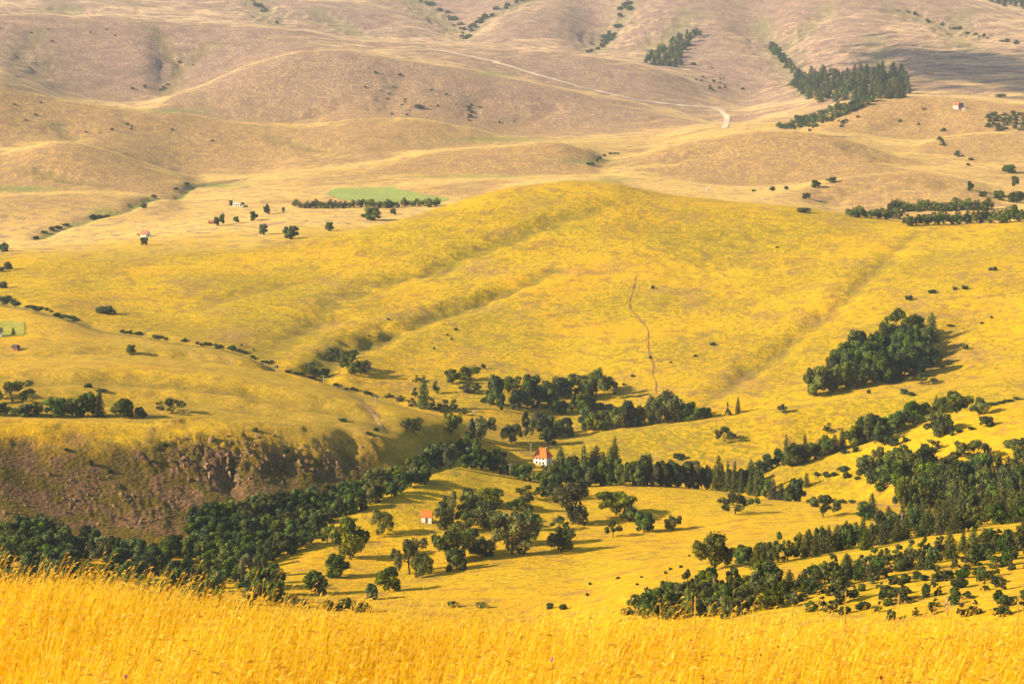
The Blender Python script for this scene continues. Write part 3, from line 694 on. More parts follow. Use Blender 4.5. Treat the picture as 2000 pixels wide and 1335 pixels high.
def oak_proto(seed, spread=1.0, trunk_h=0.12, gaps=0.0, n=4200, mat=None, leaf=0.030):
    R = np.random.default_rng(seed); rr = random.Random(seed)
    mb = MB(); lean = rr.uniform(-.06, .06)
    tr = 0.028
    mb.tube([(0, 0, -0.06), (lean * .3, 0, trunk_h * .6), (lean, 0.01, trunk_h + .12), (lean * 1.3, 0, 0.62)], [tr * 1.35, tr, tr * .8, tr * .3], 7)
    lumps = []
    nl = rr.randint(6, 8)
    for i in range(nl):
        a = 2 * math.pi * (i + rr.uniform(-.3, .3)) / nl; z = rr.uniform(0.20, 0.80)
        if gaps: z = rr.uniform(0.28, 0.86)
        el = math.sin(math.pi * min(1, max(0, (z - 0.10) / 0.95)))
        d = spread * 0.36 * (0.55 + 0.6 * el) * rr.uniform(.75, 1.12)
        tip = (math.cos(a) * d, math.sin(a) * d, z)
        base = (lean, 0, trunk_h + rr.uniform(0.02, .2))
        mid = tuple(0.5 * (p + q) + rr.uniform(-.03, .03) for p, q in zip(base, tip))
        mb.tube([base, mid, tip], [tr * .55, tr * .38, tr * .15], 5)
        lumps.append((*tip, rr.uniform(0.13, 0.20) * (1 - gaps * .25)))
        for _ in range(2):
            lumps.append((tip[0] + rr.uniform(-.13, .13), tip[1] + rr.uniform(-.13, .13), tip[2] + rr.uniform(-.12, .10), rr.uniform(.07, .13)))
    for _ in range(4 if not gaps else 3):
        lumps.append((rr.uniform(-.14, .14), rr.uniform(-.14, .14), rr.uniform(.62, .84), rr.uniform(.12, .19)))
    if not gaps:
        lumps.append((0, 0, .46, .26)); lumps.append((0, 0, .24, .16))
    crown = lumps_crown('crown', R, lumps, n, mat or M_OAK, leaf)
    return mb.mesh('trunk', M_BARK, True), crown

def round_proto(seed, n=3600, mat=None, top=1.0):
    R = np.random.default_rng(seed); rr = random.Random(seed)
    mb = MB().tube([(0, 0, -.06), (0, 0, .2), (.02, 0, .7)], [.03, .024, .008], 6)
    lumps = [(0, 0, .5, .30)]
    for i in range(16):
        a = rr.uniform(0, 6.28); z = rr.uniform(.12, .88); e = math.sqrt(max(0.02, 1 - ((z - .45) / .56) ** 2))
        d = e * .36 * rr.uniform(.7, 1.05)
        lumps.append((math.cos(a) * d, math.sin(a) * d, z, rr.uniform(.10, .19)))
    lumps.append((rr.uniform(-.06, .06), 0, .86, .13))
    for a in (0.3, 2.0, 4.2): mb.tube([(0, 0, .2), (math.cos(a) * .16, math.sin(a) * .16, .46)], [.015, .006], 5)
    return mb.mesh('trunk', M_BARK, True), lumps_crown('crown', R, lumps, n, mat or M_BROAD, 0.036)

def tall_proto(seed, mat=None, n=2600, narrow=0.5):
    R = np.random.default_rng(seed); rr = random.Random(seed)
    mb = MB().tube([(0, 0, -.05), (0, 0, .3), (.01, 0, .9)], [.022, .017, .004], 6)
    lumps = []
    for i in range(15):
        z = .12 + .80 * i / 14; e = math.sin(math.pi * (0.12 + 0.80 * (1 - i / 14) ** .8)) * narrow
        a = rr.uniform(0, 6.28)
        lumps.append((math.cos(a) * e * .40, math.sin(a) * e * .40, z, (.09 + .12 * e) * rr.uniform(.8, 1.15)))
    for a, z in ((.4, .3), (2.4, .4), (4.4, .5)): mb.tube([(0, 0, z - .1), (math.cos(a) * .13, math.sin(a) * .13, z + .08)], [.009, .003], 5)
    return mb.mesh('trunk', M_BARK, True), lumps_crown('crown', R, lumps, n, mat or M_BROAD, 0.033)

def conifer_proto(seed, n=2600, fat=1.0, mat=None, clear=0.05, ragged=0.25):
    R = np.random.default_rng(seed); rr = random.Random(seed)
    mb = MB().tube([(0, 0, -.05), (0, 0, .4), (0, 0, .97)], [.024, .017, .002], 6)
    P = []; N = []; tn = []
    z = clear
    while z < .985:
        t = (z - clear) / (1 - clear)
        rad = .5 * fat * (1 - t) ** .62 * rr.uniform(1 - ragged, 1 + ragged * .5) + .015
        nb = max(4, int(13 * (1 - t) + 4)); a0 = rr.uniform(0, 6.28)
        for k in range(nb):
            a = a0 + 6.28 * (k + rr.uniform(-.3, .3)) / nb; rl = rad * rr.uniform(.65, 1.08)
            m = max(2, int(n / 420 * rl / .25 * 1.6) + 1)
            for q in range(m):
                s = (q + rr.random()) / m
                if s < .22: continue
                x = rl * s
                P.append((math.cos(a) * x + rr.gauss(0, .014), math.sin(a) * x + rr.gauss(0, .014), z - .10 * rl * s + .05 * s * s + rr.gauss(0, .012)))
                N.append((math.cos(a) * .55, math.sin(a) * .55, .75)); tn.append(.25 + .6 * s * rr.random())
            if k % 4 == 0 and z < .7: mb.tube([(0, 0, z), (math.cos(a) * rl * .75, math.sin(a) * rl * .75, z - .03 * rl)], [.006, .002], 3)
        z += .030 + .028 * (1 - t)
    P = np.array(P); N = np.array(N) + R.normal(0, .4, (len(P), 3))
    v, f = quads_at(P, N, .030 * R.uniform(.7, 1.3, len(P)), R)
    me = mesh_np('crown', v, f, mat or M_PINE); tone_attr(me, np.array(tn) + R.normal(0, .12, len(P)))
    return mb.mesh('trunk', M_BARK, True), me

def pine_proto(seed, n=2400):
    """young or old pine: rounded tiers of needle clumps on a visible stem"""
    R = np.random.default_rng(seed); rr = random.Random(seed)
    mb = MB().tube([(0, 0, -.05), (.01, 0, .4), (.02, .01, .95)], [.03, .022, .006], 6)
    lumps = []
    for i in range(15):
        z = .12 + .80 * rr.random(); e = (1 - z) ** .6 * .46 * rr.uniform(.5, 1.05); a = rr.uniform(0, 6.28)
        lumps.append((math.cos(a) * e, math.sin(a) * e, z, rr.uniform(.08, .15) * (1.15 - .5 * z)))
        if i % 2 == 0: mb.tube([(0, 0, max(.08, z - .1)), (math.cos(a) * e, math.sin(a) * e, z)], [.010, .004], 4)
    lumps += [(0, 0, .93, .06), (0.01, 0, .8, .10), (0, 0, .4, .20)]
    return mb.mesh('trunk', M_BARK, True), lumps_crown('crown', R, lumps, n, M_PINE, .032)

def shrub_proto(seed, n=1100, mat=None):
    R = np.random.default_rng(seed); rr = random.Random(seed)
    lumps = [(0, 0, .38, .34)]
    for _ in range(9):
        a = rr.uniform(0, 6.28); d = rr.uniform(.12, .36)
        lumps.append((math.cos(a) * d, math.sin(a) * d, rr.uniform(.14, .72) * (1 - d * .6), rr.uniform(.13, .24)))
    mb = MB()
    for a in (.2, 2.2, 4.1): mb.tube([(0, 0, -.08), (math.cos(a) * .18, math.sin(a) * .18, .4)], [.03, .01], 4)
    return mb.mesh('stem', M_BARK, True), lumps_crown('foliage', R, lumps, n, mat or M_SHRUB, .055)

def snag_proto(seed):
    rr = random.Random(seed); mb = MB()
    mb.tube([(0, 0, -.06), (.02, 0, .35), (-.02, .01, .7), (.01, 0, 1.0)], [.035, .028, .018, .005], 6)
    br = MB()
    for i in range(9):
        z = rr.uniform(.3, .85); a = rr.uniform(0, 6.28); l = rr.uniform(.15, .36) * (1.2 - z * .6)
        p = (math.cos(a) * l * .6, math.sin(a) * l * .6, z + .10); q = (math.cos(a + .3) * l, math.sin(a + .3) * l, z + .2 + rr.uniform(0, .08))
        br.tube([(0, 0, z), p, q], [.013, .009, .003], 4)
        br.tube([p, (p[0] + rr.uniform(-.1, .1), p[1] + rr.uniform(-.1, .1), p[2] + .13)], [.007, .002], 4)
    return mb.mesh('trunk', M_SNAG, True), br.mesh('branches', M_SNAG, True)

PROTO = {
    'o': [oak_proto(s, mat=M_OAK) for s in (11, 12, 13, 14)],
    'g': [oak_proto(s, spread=1.1, trunk_h=.20, gaps=1.0, n=3600, leaf=.026) for s in (21, 22, 23, 24)],
    'r': [round_proto(s) for s in (31, 32, 33, 34, 35)],
    't': [tall_proto(s, M_BROAD) for s in (41, 42)],
    'w': [tall_proto(s, M_PALE, narrow=.6) for s in (45, 46)],
    'c': [conifer_proto(s, fat=f) for s, f in ((51, .9), (52, 1.05), (53, .8), (54, 1.15), (55, 1.0))],
    'p': [pine_proto(s) for s in (61, 62, 63, 64)],
    'b': [shrub_proto(s) for s in (71, 72, 73, 74)],
    'h': [round_proto(s, n=1800) for s in (36, 37, 38)],
    'f': [shrub_proto(s, n=600) for s in (76, 77, 78)],
    'd': [snag_proto(s) for s in (81, 82)],
}
NAMES = {'h': 'hedgerow_tree', 'f': 'scrub_bush', 'o': 'oak_tree', 'g': 'oak_tree', 'r': 'broadleaf_tree', 't': 'broadleaf_tree', 'w': 'willow_tree', 'c': 'conifer_tree', 'p': 'pine_tree', 'b': 'shrub', 'd': 'dead_tree'}
CATS = {'h': 'tree', 'f': 'bush', 'o': 'tree', 'g': 'tree', 'r': 'tree', 't': 'tree', 'w': 'tree', 'c': 'conifer', 'p': 'pine', 'b': 'shrub', 'd': 'dead tree'}
PARTN = {'b': ('stem', 'foliage'), 'd': ('trunk', 'branches')}
TREES = []
def plant(x, y, h, w, k, label, group=None, parts=True, rmin=0, name=None):
    label = label.replace('{}', ADJ[k])
    P, r = hit(x, y, rmin)
    sc = math.hypot(1, 0) * r / F
    hm, wm = h * sc * 1.10, w * sc * 1.24
    pr = random.choice(PROTO[k])
    o = empty(name or NAMES[k], (P[0], P[1], P[2] - 0.03 * hm)) if parts else link(NAMES[k], pr[1], None, (P[0], P[1], P[2] - 0.05 * hm))
    o.rotation_euler = (random.uniform(-.03, .03), random.uniform(-.03, .03), random.uniform(0, 6.283))
    o.scale = (wm, wm, hm)
    if parts:
        nm = PARTN.get(k, ('trunk', 'crown'))
        for q in (0, 1): link(nm[q], pr[q], o)
    tag(o, label, CATS[k], group)
    TREES.append((P, hm, k))
    return o
ADJ = {'r': 'round-crowned', 'o': 'broad lumpy', 't': 'slim upright', 'c': 'pointed', 'p': 'bushy', 'w': 'pale', 'b': 'low', 'g': 'open-crowned', 'd': 'bare', 'h': 'round', 'f': 'low'}
def many(items, label, group, k=None, parts=True):
    for it in items:
        plant(it[0], it[1], it[2], it[3], it[4] if len(it) > 4 else k, label, group, parts)
def wood(poly, n, hr, wr, kinds, label, group, gap=(16, 10), seed=1, parts=True, name=None):
    """trees of a wood: bases spread over the ground the polygon covers"""
    R = random.Random(seed); pts = []
    xs = [p[0] for p in poly]; ys = [p[1] for p in poly]; tries = 0
    while len(pts) < n and tries < n * 60:
        tries += 1
        x, y = R.uniform(min(xs), max(xs)), R.uniform(min(ys), max(ys))
        if not in_poly(np.array([x]), np.array([y]), poly)[0]: continue
        if any(abs(x - a) / gap[0] < 1 and ((x - a) / gap[0]) ** 2 + ((y - b_) / gap[1]) ** 2 < 1 for a, b_ in pts): continue
        pts.append((x, y))
    for x, y in sorted(pts, key=lambda q: q[1]):
        if 985 < x < 1100 and 890 < y < 930: continue            # the orange-roofed house stands here
        k_ = R.choice(kinds)
        plant(x, y, R.uniform(*hr), R.uniform(*wr), k_, label, group, parts, name=name if k_ in 'rt' else None)
# --- undergrowth that closes the belts
wood([(840, 900), (900, 885), (1000, 905), (1100, 920), (1250, 930), (1400, 938), (1480, 945), (1480, 962), (1400, 952), (1250, 944), (1100, 940), (1000, 920), (900, 912), (850, 915)], 46, (20, 34), (26, 38), 'ro', '{} undergrowth tree filling the creek row behind the golden field', 'undergrowth of the creek row', (17, 6), 31)
wood([(1250, 1200), (1400, 1165), (1520, 1150), (1700, 1135), (1850, 1118), (1990, 1100), (1990, 1112), (1800, 1140), (1620, 1165), (1500, 1190), (1350, 1212)], 40, (12, 24), (18, 30), 'pb', '{} undergrowth plant along the lower side of the young pine belt', 'undergrowth of the pine belt', (18, 6), 32)
# --- wood in the ravine under the rocky slope
LB = '{} green tree in the lower ravine wood below the loose rubble'; GB = 'trees of the lower ravine wood'
LB2 = '{} green tree in the upper arm of the ravine wood under the crags'; GB2 = 'trees of the upper ravine wood'
wood([(0, 1055), (60, 1040), (130, 1062), (250, 1082), (360, 1080), (420, 1090), (500, 1105), (545, 1150), (560, 1185), (380, 1190), (0, 1180)], 96, (32, 50), (30, 44), 'rrrot', LB, GB, (20, 11), 2, name='woodland_tree')
wood([(370, 1020), (450, 1005), (600, 985), (700, 965), (790, 935), (826, 925), (832, 948), (760, 972), (690, 1000), (640, 1030), (600, 1062), (560, 1090), (520, 1108), (430, 1090), (375, 1060)], 104, (28, 42), (27, 39), 'rrrot', LB2, GB2, (18, 10), 3, name='woodland_tree')
many([(435, 1128, 60, 34), (480, 1150, 66, 36), (500, 1140, 52, 30), (722, 985, 44, 26), (802, 950, 34, 24), (545, 1085, 44, 24)], 'pale grey-green willow at the edge of the ravine wood', 'pale trees of the ravine wood', 'w')
many([(95, 1075, 40, 40, 'r'), (125, 1085, 42, 44, 'r'), (160, 1085, 40, 40, 'o'), (190, 1095, 44, 44, 'r'), (100, 1110, 44, 44, 'r'), (140, 1120, 46, 46, 'r'), (60, 1100, 44, 44, 'r'), (15, 1060, 40, 36, 'r'), (45, 1048, 38, 36, 'r'), (80, 1050, 40, 40, 'r'), (225, 1085, 34, 34, 'r'), (330, 1088, 34, 36, 'r')], LB, GB)
many([(575, 1186, 26, 44), (640, 1192, 28, 36), (672, 1190, 30, 40), (706, 1194, 26, 36)], 'low dark bush just beyond the seed heads of the grassy edge, below the ravine', 'bushes beyond the grassy edge', 'b')
# --- trees on the golden field
plant(639, 1060, 36, 30, 'g', 'small open oak left of the tall double-crowned oak on the golden field')
plant(685, 1092, 82, 60, 'o', 'tall double-crowned oak standing on the slope of the golden field above the ravine')
plant(659, 1126, 42, 48, 'r', 'round dense bush-like tree at the foot of the tall double-crowned oak')
plant(746, 1044, 50, 36, 'o', 'slim oak between the tall double-crowned oak and the white hut')
plant(616, 1158, 42, 44, 'r', 'dense round tree on the lowest strip of the field by the ravine mouth')
plant(760, 1154, 46, 46, 'r', 'dense dark round tree just beyond the seed heads, under the bare-trunked pine')
plant(727, 1170, 30, 28, 'r', 'small dark tree touching the dense round tree beyond the seed heads')
plant(800, 1120, 74, 52, 'g', 'lone pine-like tree with bare pale trunk and high open crown on the golden field')
plant(825, 1126, 46, 36, 'o', 'bushy oak right beside the bare-trunked tree on the golden field')
LG = '{} green oak in the clump beside the small white hut'; GG = 'oaks of the clump by the hut'
many([(868, 1034, 58, 34, 'o'), (885, 1020, 56, 38, 'g'), (921, 1010, 60, 42, 'o'), (962, 987, 36, 50, 'o'), (955, 1032, 52, 62, 'o'), (935, 1020, 46, 44, 'g'),
      (1000, 1082, 82, 68, 'o'), (1032, 1064, 70, 44, 'o'), (985, 1062, 60, 50, 'r'), (880, 1096, 76, 62, 'o'), (892, 1113, 42, 38, 'r'), (918, 1082, 54, 34, 'o'), (942, 1087, 42, 46, 'o'), (908, 1040, 40, 34, 'g'), (1010, 1035, 40, 40, 'g')], LG, GG)
plant(877, 1116, 15, 16, 'b', 'low round bush at the foot of the oak clump by the hut')
plant(955, 1086, 14, 18, 'b', 'low yellow-green bush between the oaks of the hut clump')
many([(1030, 972, 24, 34, 'g'), (1029, 998, 34, 26, 'o'), (1005, 996, 22, 28, 'o')], 'small oak on the crest of the field behind the hut clump', 'small oaks behind the hut clump')
plant(1118, 1024, 90, 60, 'o', 'very tall oak standing alone between the two oak clumps on the golden field')
plant(1094, 1034, 30, 28, 'g', 'thin low oak leaning at the foot of the very tall oak')
plant(1096, 1078, 52, 46, 'o', 'bushy lone oak below the very tall oak on the golden field')
many([(1066, 972, 38, 36, 'r'), (1085, 968, 40, 30, 'r')], 'round tree on the field crest left of the very tall oak', 'trees left of the very tall oak')
plant(1203, 1005, 48, 66, 'o', 'broad spreading oak with a wide dark crown and long shadow on the field crest')
plant(1230, 1019, 32, 34, 'o', 'smaller oak touching the right foot of the broad spreading oak')
plant(1197, 1049, 36, 28, 'g', 'small open oak with visible stem in a row of three below the broad oak')
plant(1258, 1039, 38, 40, 'r', 'compact round oak in the middle of the row of three below the broad oak')
plant(1314, 1036, 30, 28, 'o', 'smallest oak, right end of the row of three on the golden field')
plant(1435, 1004, 46, 48, 'g', 'open leaning oak with ragged crown on the pale field by the creek')
plant(1608, 1009, 48, 44, 'g', 'gnarled oak with twisted stem alone on the pale field near the pine wood')
plant(1396, 1112, 82, 64, 'o', 'large tall oak with ragged crown rising above the young pines')
plant(1448, 1092, 32, 36, 'g', 'open-crowned small oak right of the large ragged oak')
plant(1456, 1108, 40, 42, 'r', 'dark round tree between the large ragged oak and the pine row')
plant(1703, 1012, 48, 26, 'c', 'tall pointed conifer at the upper end of the pine row')
plant(1688, 1014, 30, 32, 'r', 'round tree at the foot of the tall pointed conifer')
# --- trees along the creek
LC = '{} leafy tree in the creek row behind the golden field'; GC = 'trees of the creek row'
many([(862, 918, 46, 50, 'r'), (843, 906, 36, 30, 'r'), (880, 916, 44, 32, 'w'), (910, 894, 50, 26, 't'), (912, 914, 26, 28, 'r'), (930, 914, 56, 28, 't'), (950, 917, 34, 34, 'r'), (975, 920, 22, 32, 'o'), (965, 918, 26, 28, 'r'),
      (1026, 938, 30, 28, 'r'), (1010, 934, 26, 26, 'r'), (1057, 944, 24, 28, 'r'), (985, 926, 18, 24, 'r'), (1088, 934, 34, 26, 'o'), (1110, 937, 44, 28, 't'), (1190, 948, 54, 38, 'r'), (1210, 948, 50, 32, 't'), (1172, 948, 38, 38, 'r'), (1235, 948, 42, 32, 'r'),
      (1265, 948, 58, 38, 'r'), (1290, 949, 48, 32, 't'), (1312, 950, 50, 36, 'r'), (1340, 952, 50, 36, 'r'), (1357, 954, 54, 26, 'w'), (1382, 956, 46, 26, 't'), (1250, 950, 40, 32, 't'), (1325, 951, 44, 30, 't'), (1222, 949, 38, 30, 'r'),
      (1130, 950, 40, 34, 'r'), (1150, 950, 36, 32, 'w'), (1096, 946, 36, 32, 'r'), (1275, 950, 40, 28, 'w'), (1300, 950, 40, 30, 'r'), (1370, 955, 40, 28, 'r')], LC, GC)
many([(1095, 932, 58, 40), (1140, 938, 66, 40), (1165, 934, 62, 40), (1192, 930, 56, 34), (1201, 928, 74, 28), (1155, 936, 54, 34), (1120, 934, 46, 32), (1178, 936, 52, 32), (1400, 957, 66, 30), (1420, 958, 56, 24), (1433, 960, 58, 24), (1447, 962, 42, 16), (1466, 966, 42, 24), (1478, 968, 62, 20), (1410, 957, 50, 24)], 'tall narrow dark conifer in the creek row behind the golden field', 'conifers of the creek row', 'c')
plant(1479, 986, 24, 22, 'p', 'short pine on the near side of the creek row beside the leaning oak')
plant(940, 858, 46, 44, 'o', 'large oak on the track side of the creek, above the concrete pole')
plant(921, 858, 40, 18, 't', 'slim tree touching the large oak above the concrete pole')
plant(999, 866, 40, 34, 'o', 'dark oak standing uphill and left of the orange-roofed house')
many([(1027, 852, 46, 20, 't'), (1038, 850, 38, 20, 'w'), (1052, 842, 38, 28, 'o'), (1068, 858, 46, 36, 'r'), (1073, 868, 32, 28, 'r'), (1083, 852, 30, 26, 'r')], 'green tree in the small group uphill of the orange-roofed house', 'trees uphill of the orange-roofed house')
plant(1104, 853, 36, 34, 'r', 'rounded tree at the right end of the group uphill of the orange-roofed house')
plant(881, 848, 48, 34, 'o', 'dark oak casting a long shadow on the creek bank below the rocky brow')
plant(804, 845, 30, 36, 'o', 'squat oak on the left creek bank near the farm track')
many([(827, 797, 62, 30, 'c'), (851, 768, 24, 20, 'p'), (815, 745, 12, 22, 'p'), (811, 777, 20, 18, 'p'), (806, 793, 16, 20, 'p'), (868, 802, 22, 36, 'p'), (887, 804, 24, 26, 'p'), (905, 810, 14, 20, 'p'), (842, 800, 24, 22, 'p'), (782, 782, 10, 26, 'p'), (760, 776, 8, 22, 'p')],
     'dark pine in the loose cluster where the creek leaves the long hill', 'pines at the creek bend')
many([(884, 749, 28, 26), (914, 742, 28, 40), (912, 768, 18, 26), (931, 764, 16, 16)], 'round oak in the group of four on the lower slope of the long hill', 'four oaks on the lower slope', 'o')
many([(944, 720, 11, 8), (943, 786, 13, 9), (1046, 797, 8, 14), (1066, 797, 6, 12), (1171, 799, 16, 22), (1190, 800, 16, 26)], 'little dark bush near the copse at the foot of the long hill', 'bushes by the hill-foot copse', 'b')
LF = '{} dark tree in the copse at the foot of the long golden hill'; GF = 'trees of the hill-foot copse'
many([(970, 792, 57, 32, 'r'), (993, 767, 36, 40, 'o'), (980, 802, 32, 18, 't'), (1003, 800, 38, 26, 't'), (1015, 795, 34, 20, 't'), (1037, 789, 54, 42, 'r'), (1062, 767, 24, 22, 'o'), (1072, 794, 42, 36, 'r'), (1090, 778, 48, 42, 'o'), (1104, 777, 38, 30, 'r'),
      (1092, 808, 26, 32, 'r'), (1127, 751, 22, 34, 'o'), (1164, 778, 62, 46, 'g'), (1186, 764, 34, 34, 'o'), (1150, 776, 36, 36, 'r'), (1127, 774, 16, 14, 'r'), (1118, 802, 30, 20, 't'), (1138, 805, 36, 28, 'r'), (1152, 800, 24, 26, 'r'), (955, 788, 26, 20, 'r'), (1025, 796, 32, 24, 'r'), (1052, 792, 34, 26, 't')], LF, GF)
LS = '{} tree in the dense row behind the pale shelf'; GS = 'trees of the row behind the shelf'
for x, y, h, w in ((1145, 838, 44, 30), (1160, 842, 36, 28), (1172, 840, 40, 32), (1188, 838, 36, 30), (1205, 836, 46, 32), (1222, 834, 50, 34), (1238, 832, 36, 30), (1255, 830, 40, 34), (1270, 828, 44, 32), (1286, 827, 58, 36), (1304, 826, 66, 42), (1318, 824, 52, 34), (1332, 823, 34, 26), (1347, 822, 36, 34), (1376, 818, 22, 26)):
    plant(x, y, h, w, random.choice('rrro'), LS, GS)
plant(1421, 812, 26, 13, 'p', 'small slim pine of a pair standing right of the shelf row, left one')
plant(1441, 806, 30, 14, 'c', 'taller pointed conifer of the pair right of the shelf row')
plant(1527, 806, 18, 16, 'o', 'small lone oak on the rim of the pale shelf')
plant(1415, 862, 32, 32, 'g', 'lone open pine with a long shadow in the middle of the pale shelf')
plant(1325, 896, 15, 22, 'b', 'round bush at the lower edge of the pale shelf above the creek row')
plant(1617, 843, 17, 18, 'p', 'little pointed pine on the right part of the pale shelf')
LD = '{} dark tree in the diagonal gully row climbing between pale shelf and spur'; GD = 'trees of the diagonal gully row'
for x, y, h, w, k in ((1466, 932, 34, 28, 'c'), (1500, 918, 30, 30, 'r'), (1521, 908, 30, 28, 'r'), (1536, 907, 57, 16, 'c'), (1555, 907, 38, 46, 'r'), (1572, 902, 52, 18, 'c'), (1590, 896, 30, 28, 'r'), (1610, 890, 38, 42, 'r'), (1630, 884, 34, 28, 'c'), (1645, 877, 40, 20, 'c'),
                      (1665, 870, 38, 32, 'r'), (1690, 858, 42, 38, 'r'), (1708, 866, 54, 46, 'r'), (1738, 850, 40, 36, 'r'), (1722, 868, 36, 38, 'r'), (1760, 838, 34, 32, 'r'), (1782, 828, 44, 40, 'r'), (1805, 818, 30, 28, 'r'), (1827, 810, 36, 24, 'c'), (1845, 806, 30, 30, 'r'), (1869, 806, 42, 48, 'o'),
                      (1485, 926, 26, 24, 'r'), (1545, 906, 30, 28, 'r'), (1600, 892, 34, 28, 'c'), (1678, 866, 30, 30, 'r'), (1750, 842, 36, 26, 'r')):
    plant(x, y, h, w, k, LD, GD)
plant(1913, 810, 34, 32, 'o', 'rounded oak alone above the upper end of the diagonal gully row')
many([(1940, 792, 9, 18), (1955, 788, 7, 18), (1970, 785, 7, 22), (1988, 781, 6, 20)], 'low dark hedge bush along the upper rim of the spur', 'hedge on the spur rim', 'b')
plant(1834, 850, 44, 50, 'r', 'large dense round oak on the sunny spur below the gully row')
plant(1926, 833, 19, 26, 'r', 'small flat round tree high on the sunny spur')
many([(1874, 845, 9, 13), (1896, 839, 9, 15), (1768, 863, 13, 13), (1671, 883, 14, 13), (1745, 871, 21, 19), (1860, 850, 12, 10), (1650, 885, 6, 22)], 'small bush dotted on the sunny spur', 'bushes on the sunny spur', 'b')
plant(1822, 882, 23, 28, 'g', 'small straggly oak on the spur above the right copse')
plant(1897, 908, 52, 64, 'g', 'wide flat-topped spreading oak on the spur above the pine wood')
plant(1988, 893, 38, 42, 'o', 'broad oak higher up right of the flat-topped spreading oak')
many([(1646, 921, 15, 20), (1594, 929, 11, 13), (1613, 931, 15, 15), (1630, 929, 9, 12), (1652, 933, 13, 16), (1675, 936, 9, 12)], 'low bush in the loose row on the green lower spur', 'bushes on the lower spur', 'b')
many([(1575, 950, 26, 15, 'c'), (1556, 978, 42, 32, 'r'), (1545, 978, 30, 28, 'r'), (1510, 974, 38, 24, 'c'), (1525, 976, 32, 24, 'c'), (1496, 970, 34, 24, 'r')], 'tree in the small cluster between the creek row and the gnarled oak', 'cluster near the gnarled oak')
many([(1585, 982, 10, 20), (1602, 982, 10, 18), (1625, 981, 9, 20), (1645, 982, 9, 18), (1665, 982, 8, 16), (1685, 984, 8, 18)], 'low hedge bush along the dry ditch behind the gnarled oak', 'hedge behind the gnarled oak', 'b')
LR = 'oak in the copse on the green lower spur'; GR = 'trees of the spur copse'
many([(1700, 942, 50, 48, 'r'), (1718, 902, 34, 24, 'o'), (1762, 932, 64, 52, 'o'), (1740, 920, 40, 36, 'o'), (1807, 922, 48, 42, 'r'), (1785, 930, 50, 40, 'o'), (1847, 937, 44, 44, 'o'), (1728, 947, 36, 36, 'r'), (1757, 947, 42, 40, 'r'), (1812, 950, 46, 40, 'r'), (1830, 948, 36, 36, 'o'), (1690, 925, 34, 30, 'r')], LR, GR)
plant(1718, 961, 19, 20, 'r', 'small round tree with a long shadow below the spur copse')
# --- pine woods at the right
wood([(1758, 985), (1800, 965), (1880, 955), (1960, 940), (2010, 930), (2010, 1012), (1900, 1006), (1760, 998)], 72, (44, 66), (28, 42), 'ccrp', '{} dark tree in the dense pine wood above the pale farm track', 'conifers of the dense pine wood', (14, 8), 5)
wood([(1470, 1112), (1520, 1098), (1600, 1086), (1700, 1072), (1780, 1050), (1880, 1040), (2010, 1018), (2010, 1000), (1900, 1012), (1800, 1018), (1700, 1050), (1600, 1066), (1520, 1084)], 80, (36, 54), (26, 38), 'cccpr', '{} dark tree in the long pine row below the pale farm track', 'conifers of the long pine row', (15, 9), 6)
wood([(1530, 1150), (1600, 1120), (1680, 1100), (1800, 1085), (1880, 1072), (2010, 1045), (2010, 1085), (1920, 1105), (1800, 1115), (1700, 1135), (1600, 1152)], 62, (24, 42), (24, 38), 'ppcb', '{} young pine in the scattered belt under the long pine row', 'young pines of the scattered belt', (18, 9), 7)
wood([(1245, 1190), (1300, 1172), (1400, 1155), (1500, 1145), (1545, 1155), (1515, 1188), (1450, 1208), (1350, 1212), (1250, 1208)], 40, (34, 56), (30, 46), 'oorppt', '{} tree in the mixed thicket beyond the seed heads under the pines', 'trees of the mixed thicket', (21, 10), 8)
wood([(1560, 1192), (1650, 1165), (1750, 1140), (1900, 1110), (2010, 1095), (2010, 1200), (1800, 1210), (1600, 1212)], 44, (14, 34), (16, 34), 'ppb', '{} little young pine scattered on the open golden hillside above the grass', 'small pines on the open hillside', (26, 12), 9)
plant(1640, 1178, 52, 60, 'p', 'largest bushy pine on the open golden hillside')
plant(1760, 1172, 42, 52, 'p', 'broad bushy pine beside the dead stem on the open hillside')
plant(1552, 1184, 30, 28, 'p', 'bushy pine between the thicket and the largest bushy pine')
many([(1392, 1172, 46, 40), (1474, 1166, 44, 44), (1760, 1045, 42, 34), (1920, 1064, 30, 24), (1850, 1202, 36, 44), (1283, 1172, 28, 26)], 'bleached dead tree standing among the young pines', 'dead trees among the pines', 'd')
many([(1300, 1120, 6, 7), (1253, 1128, 5, 6), (1330, 1108, 7, 9), (1310, 1112, 6, 8), (1346, 1086, 5, 6), (1207, 1130, 6, 9), (1152, 1142, 7, 8), (1147, 1163, 8, 8), (1245, 1142, 5, 7)], 'tiny dark shrub dotted on the open golden field', 'tiny shrubs on the golden field', 'b')
many([(885, 1185, 16, 26), (942, 1186, 16, 26), (1075, 1188, 16, 18), (1100, 1190, 14, 16), (1225, 1200, 18, 24)], 'shrub top peeping over the seed heads of the grassy edge', 'shrub tops over the grassy edge', 'b')
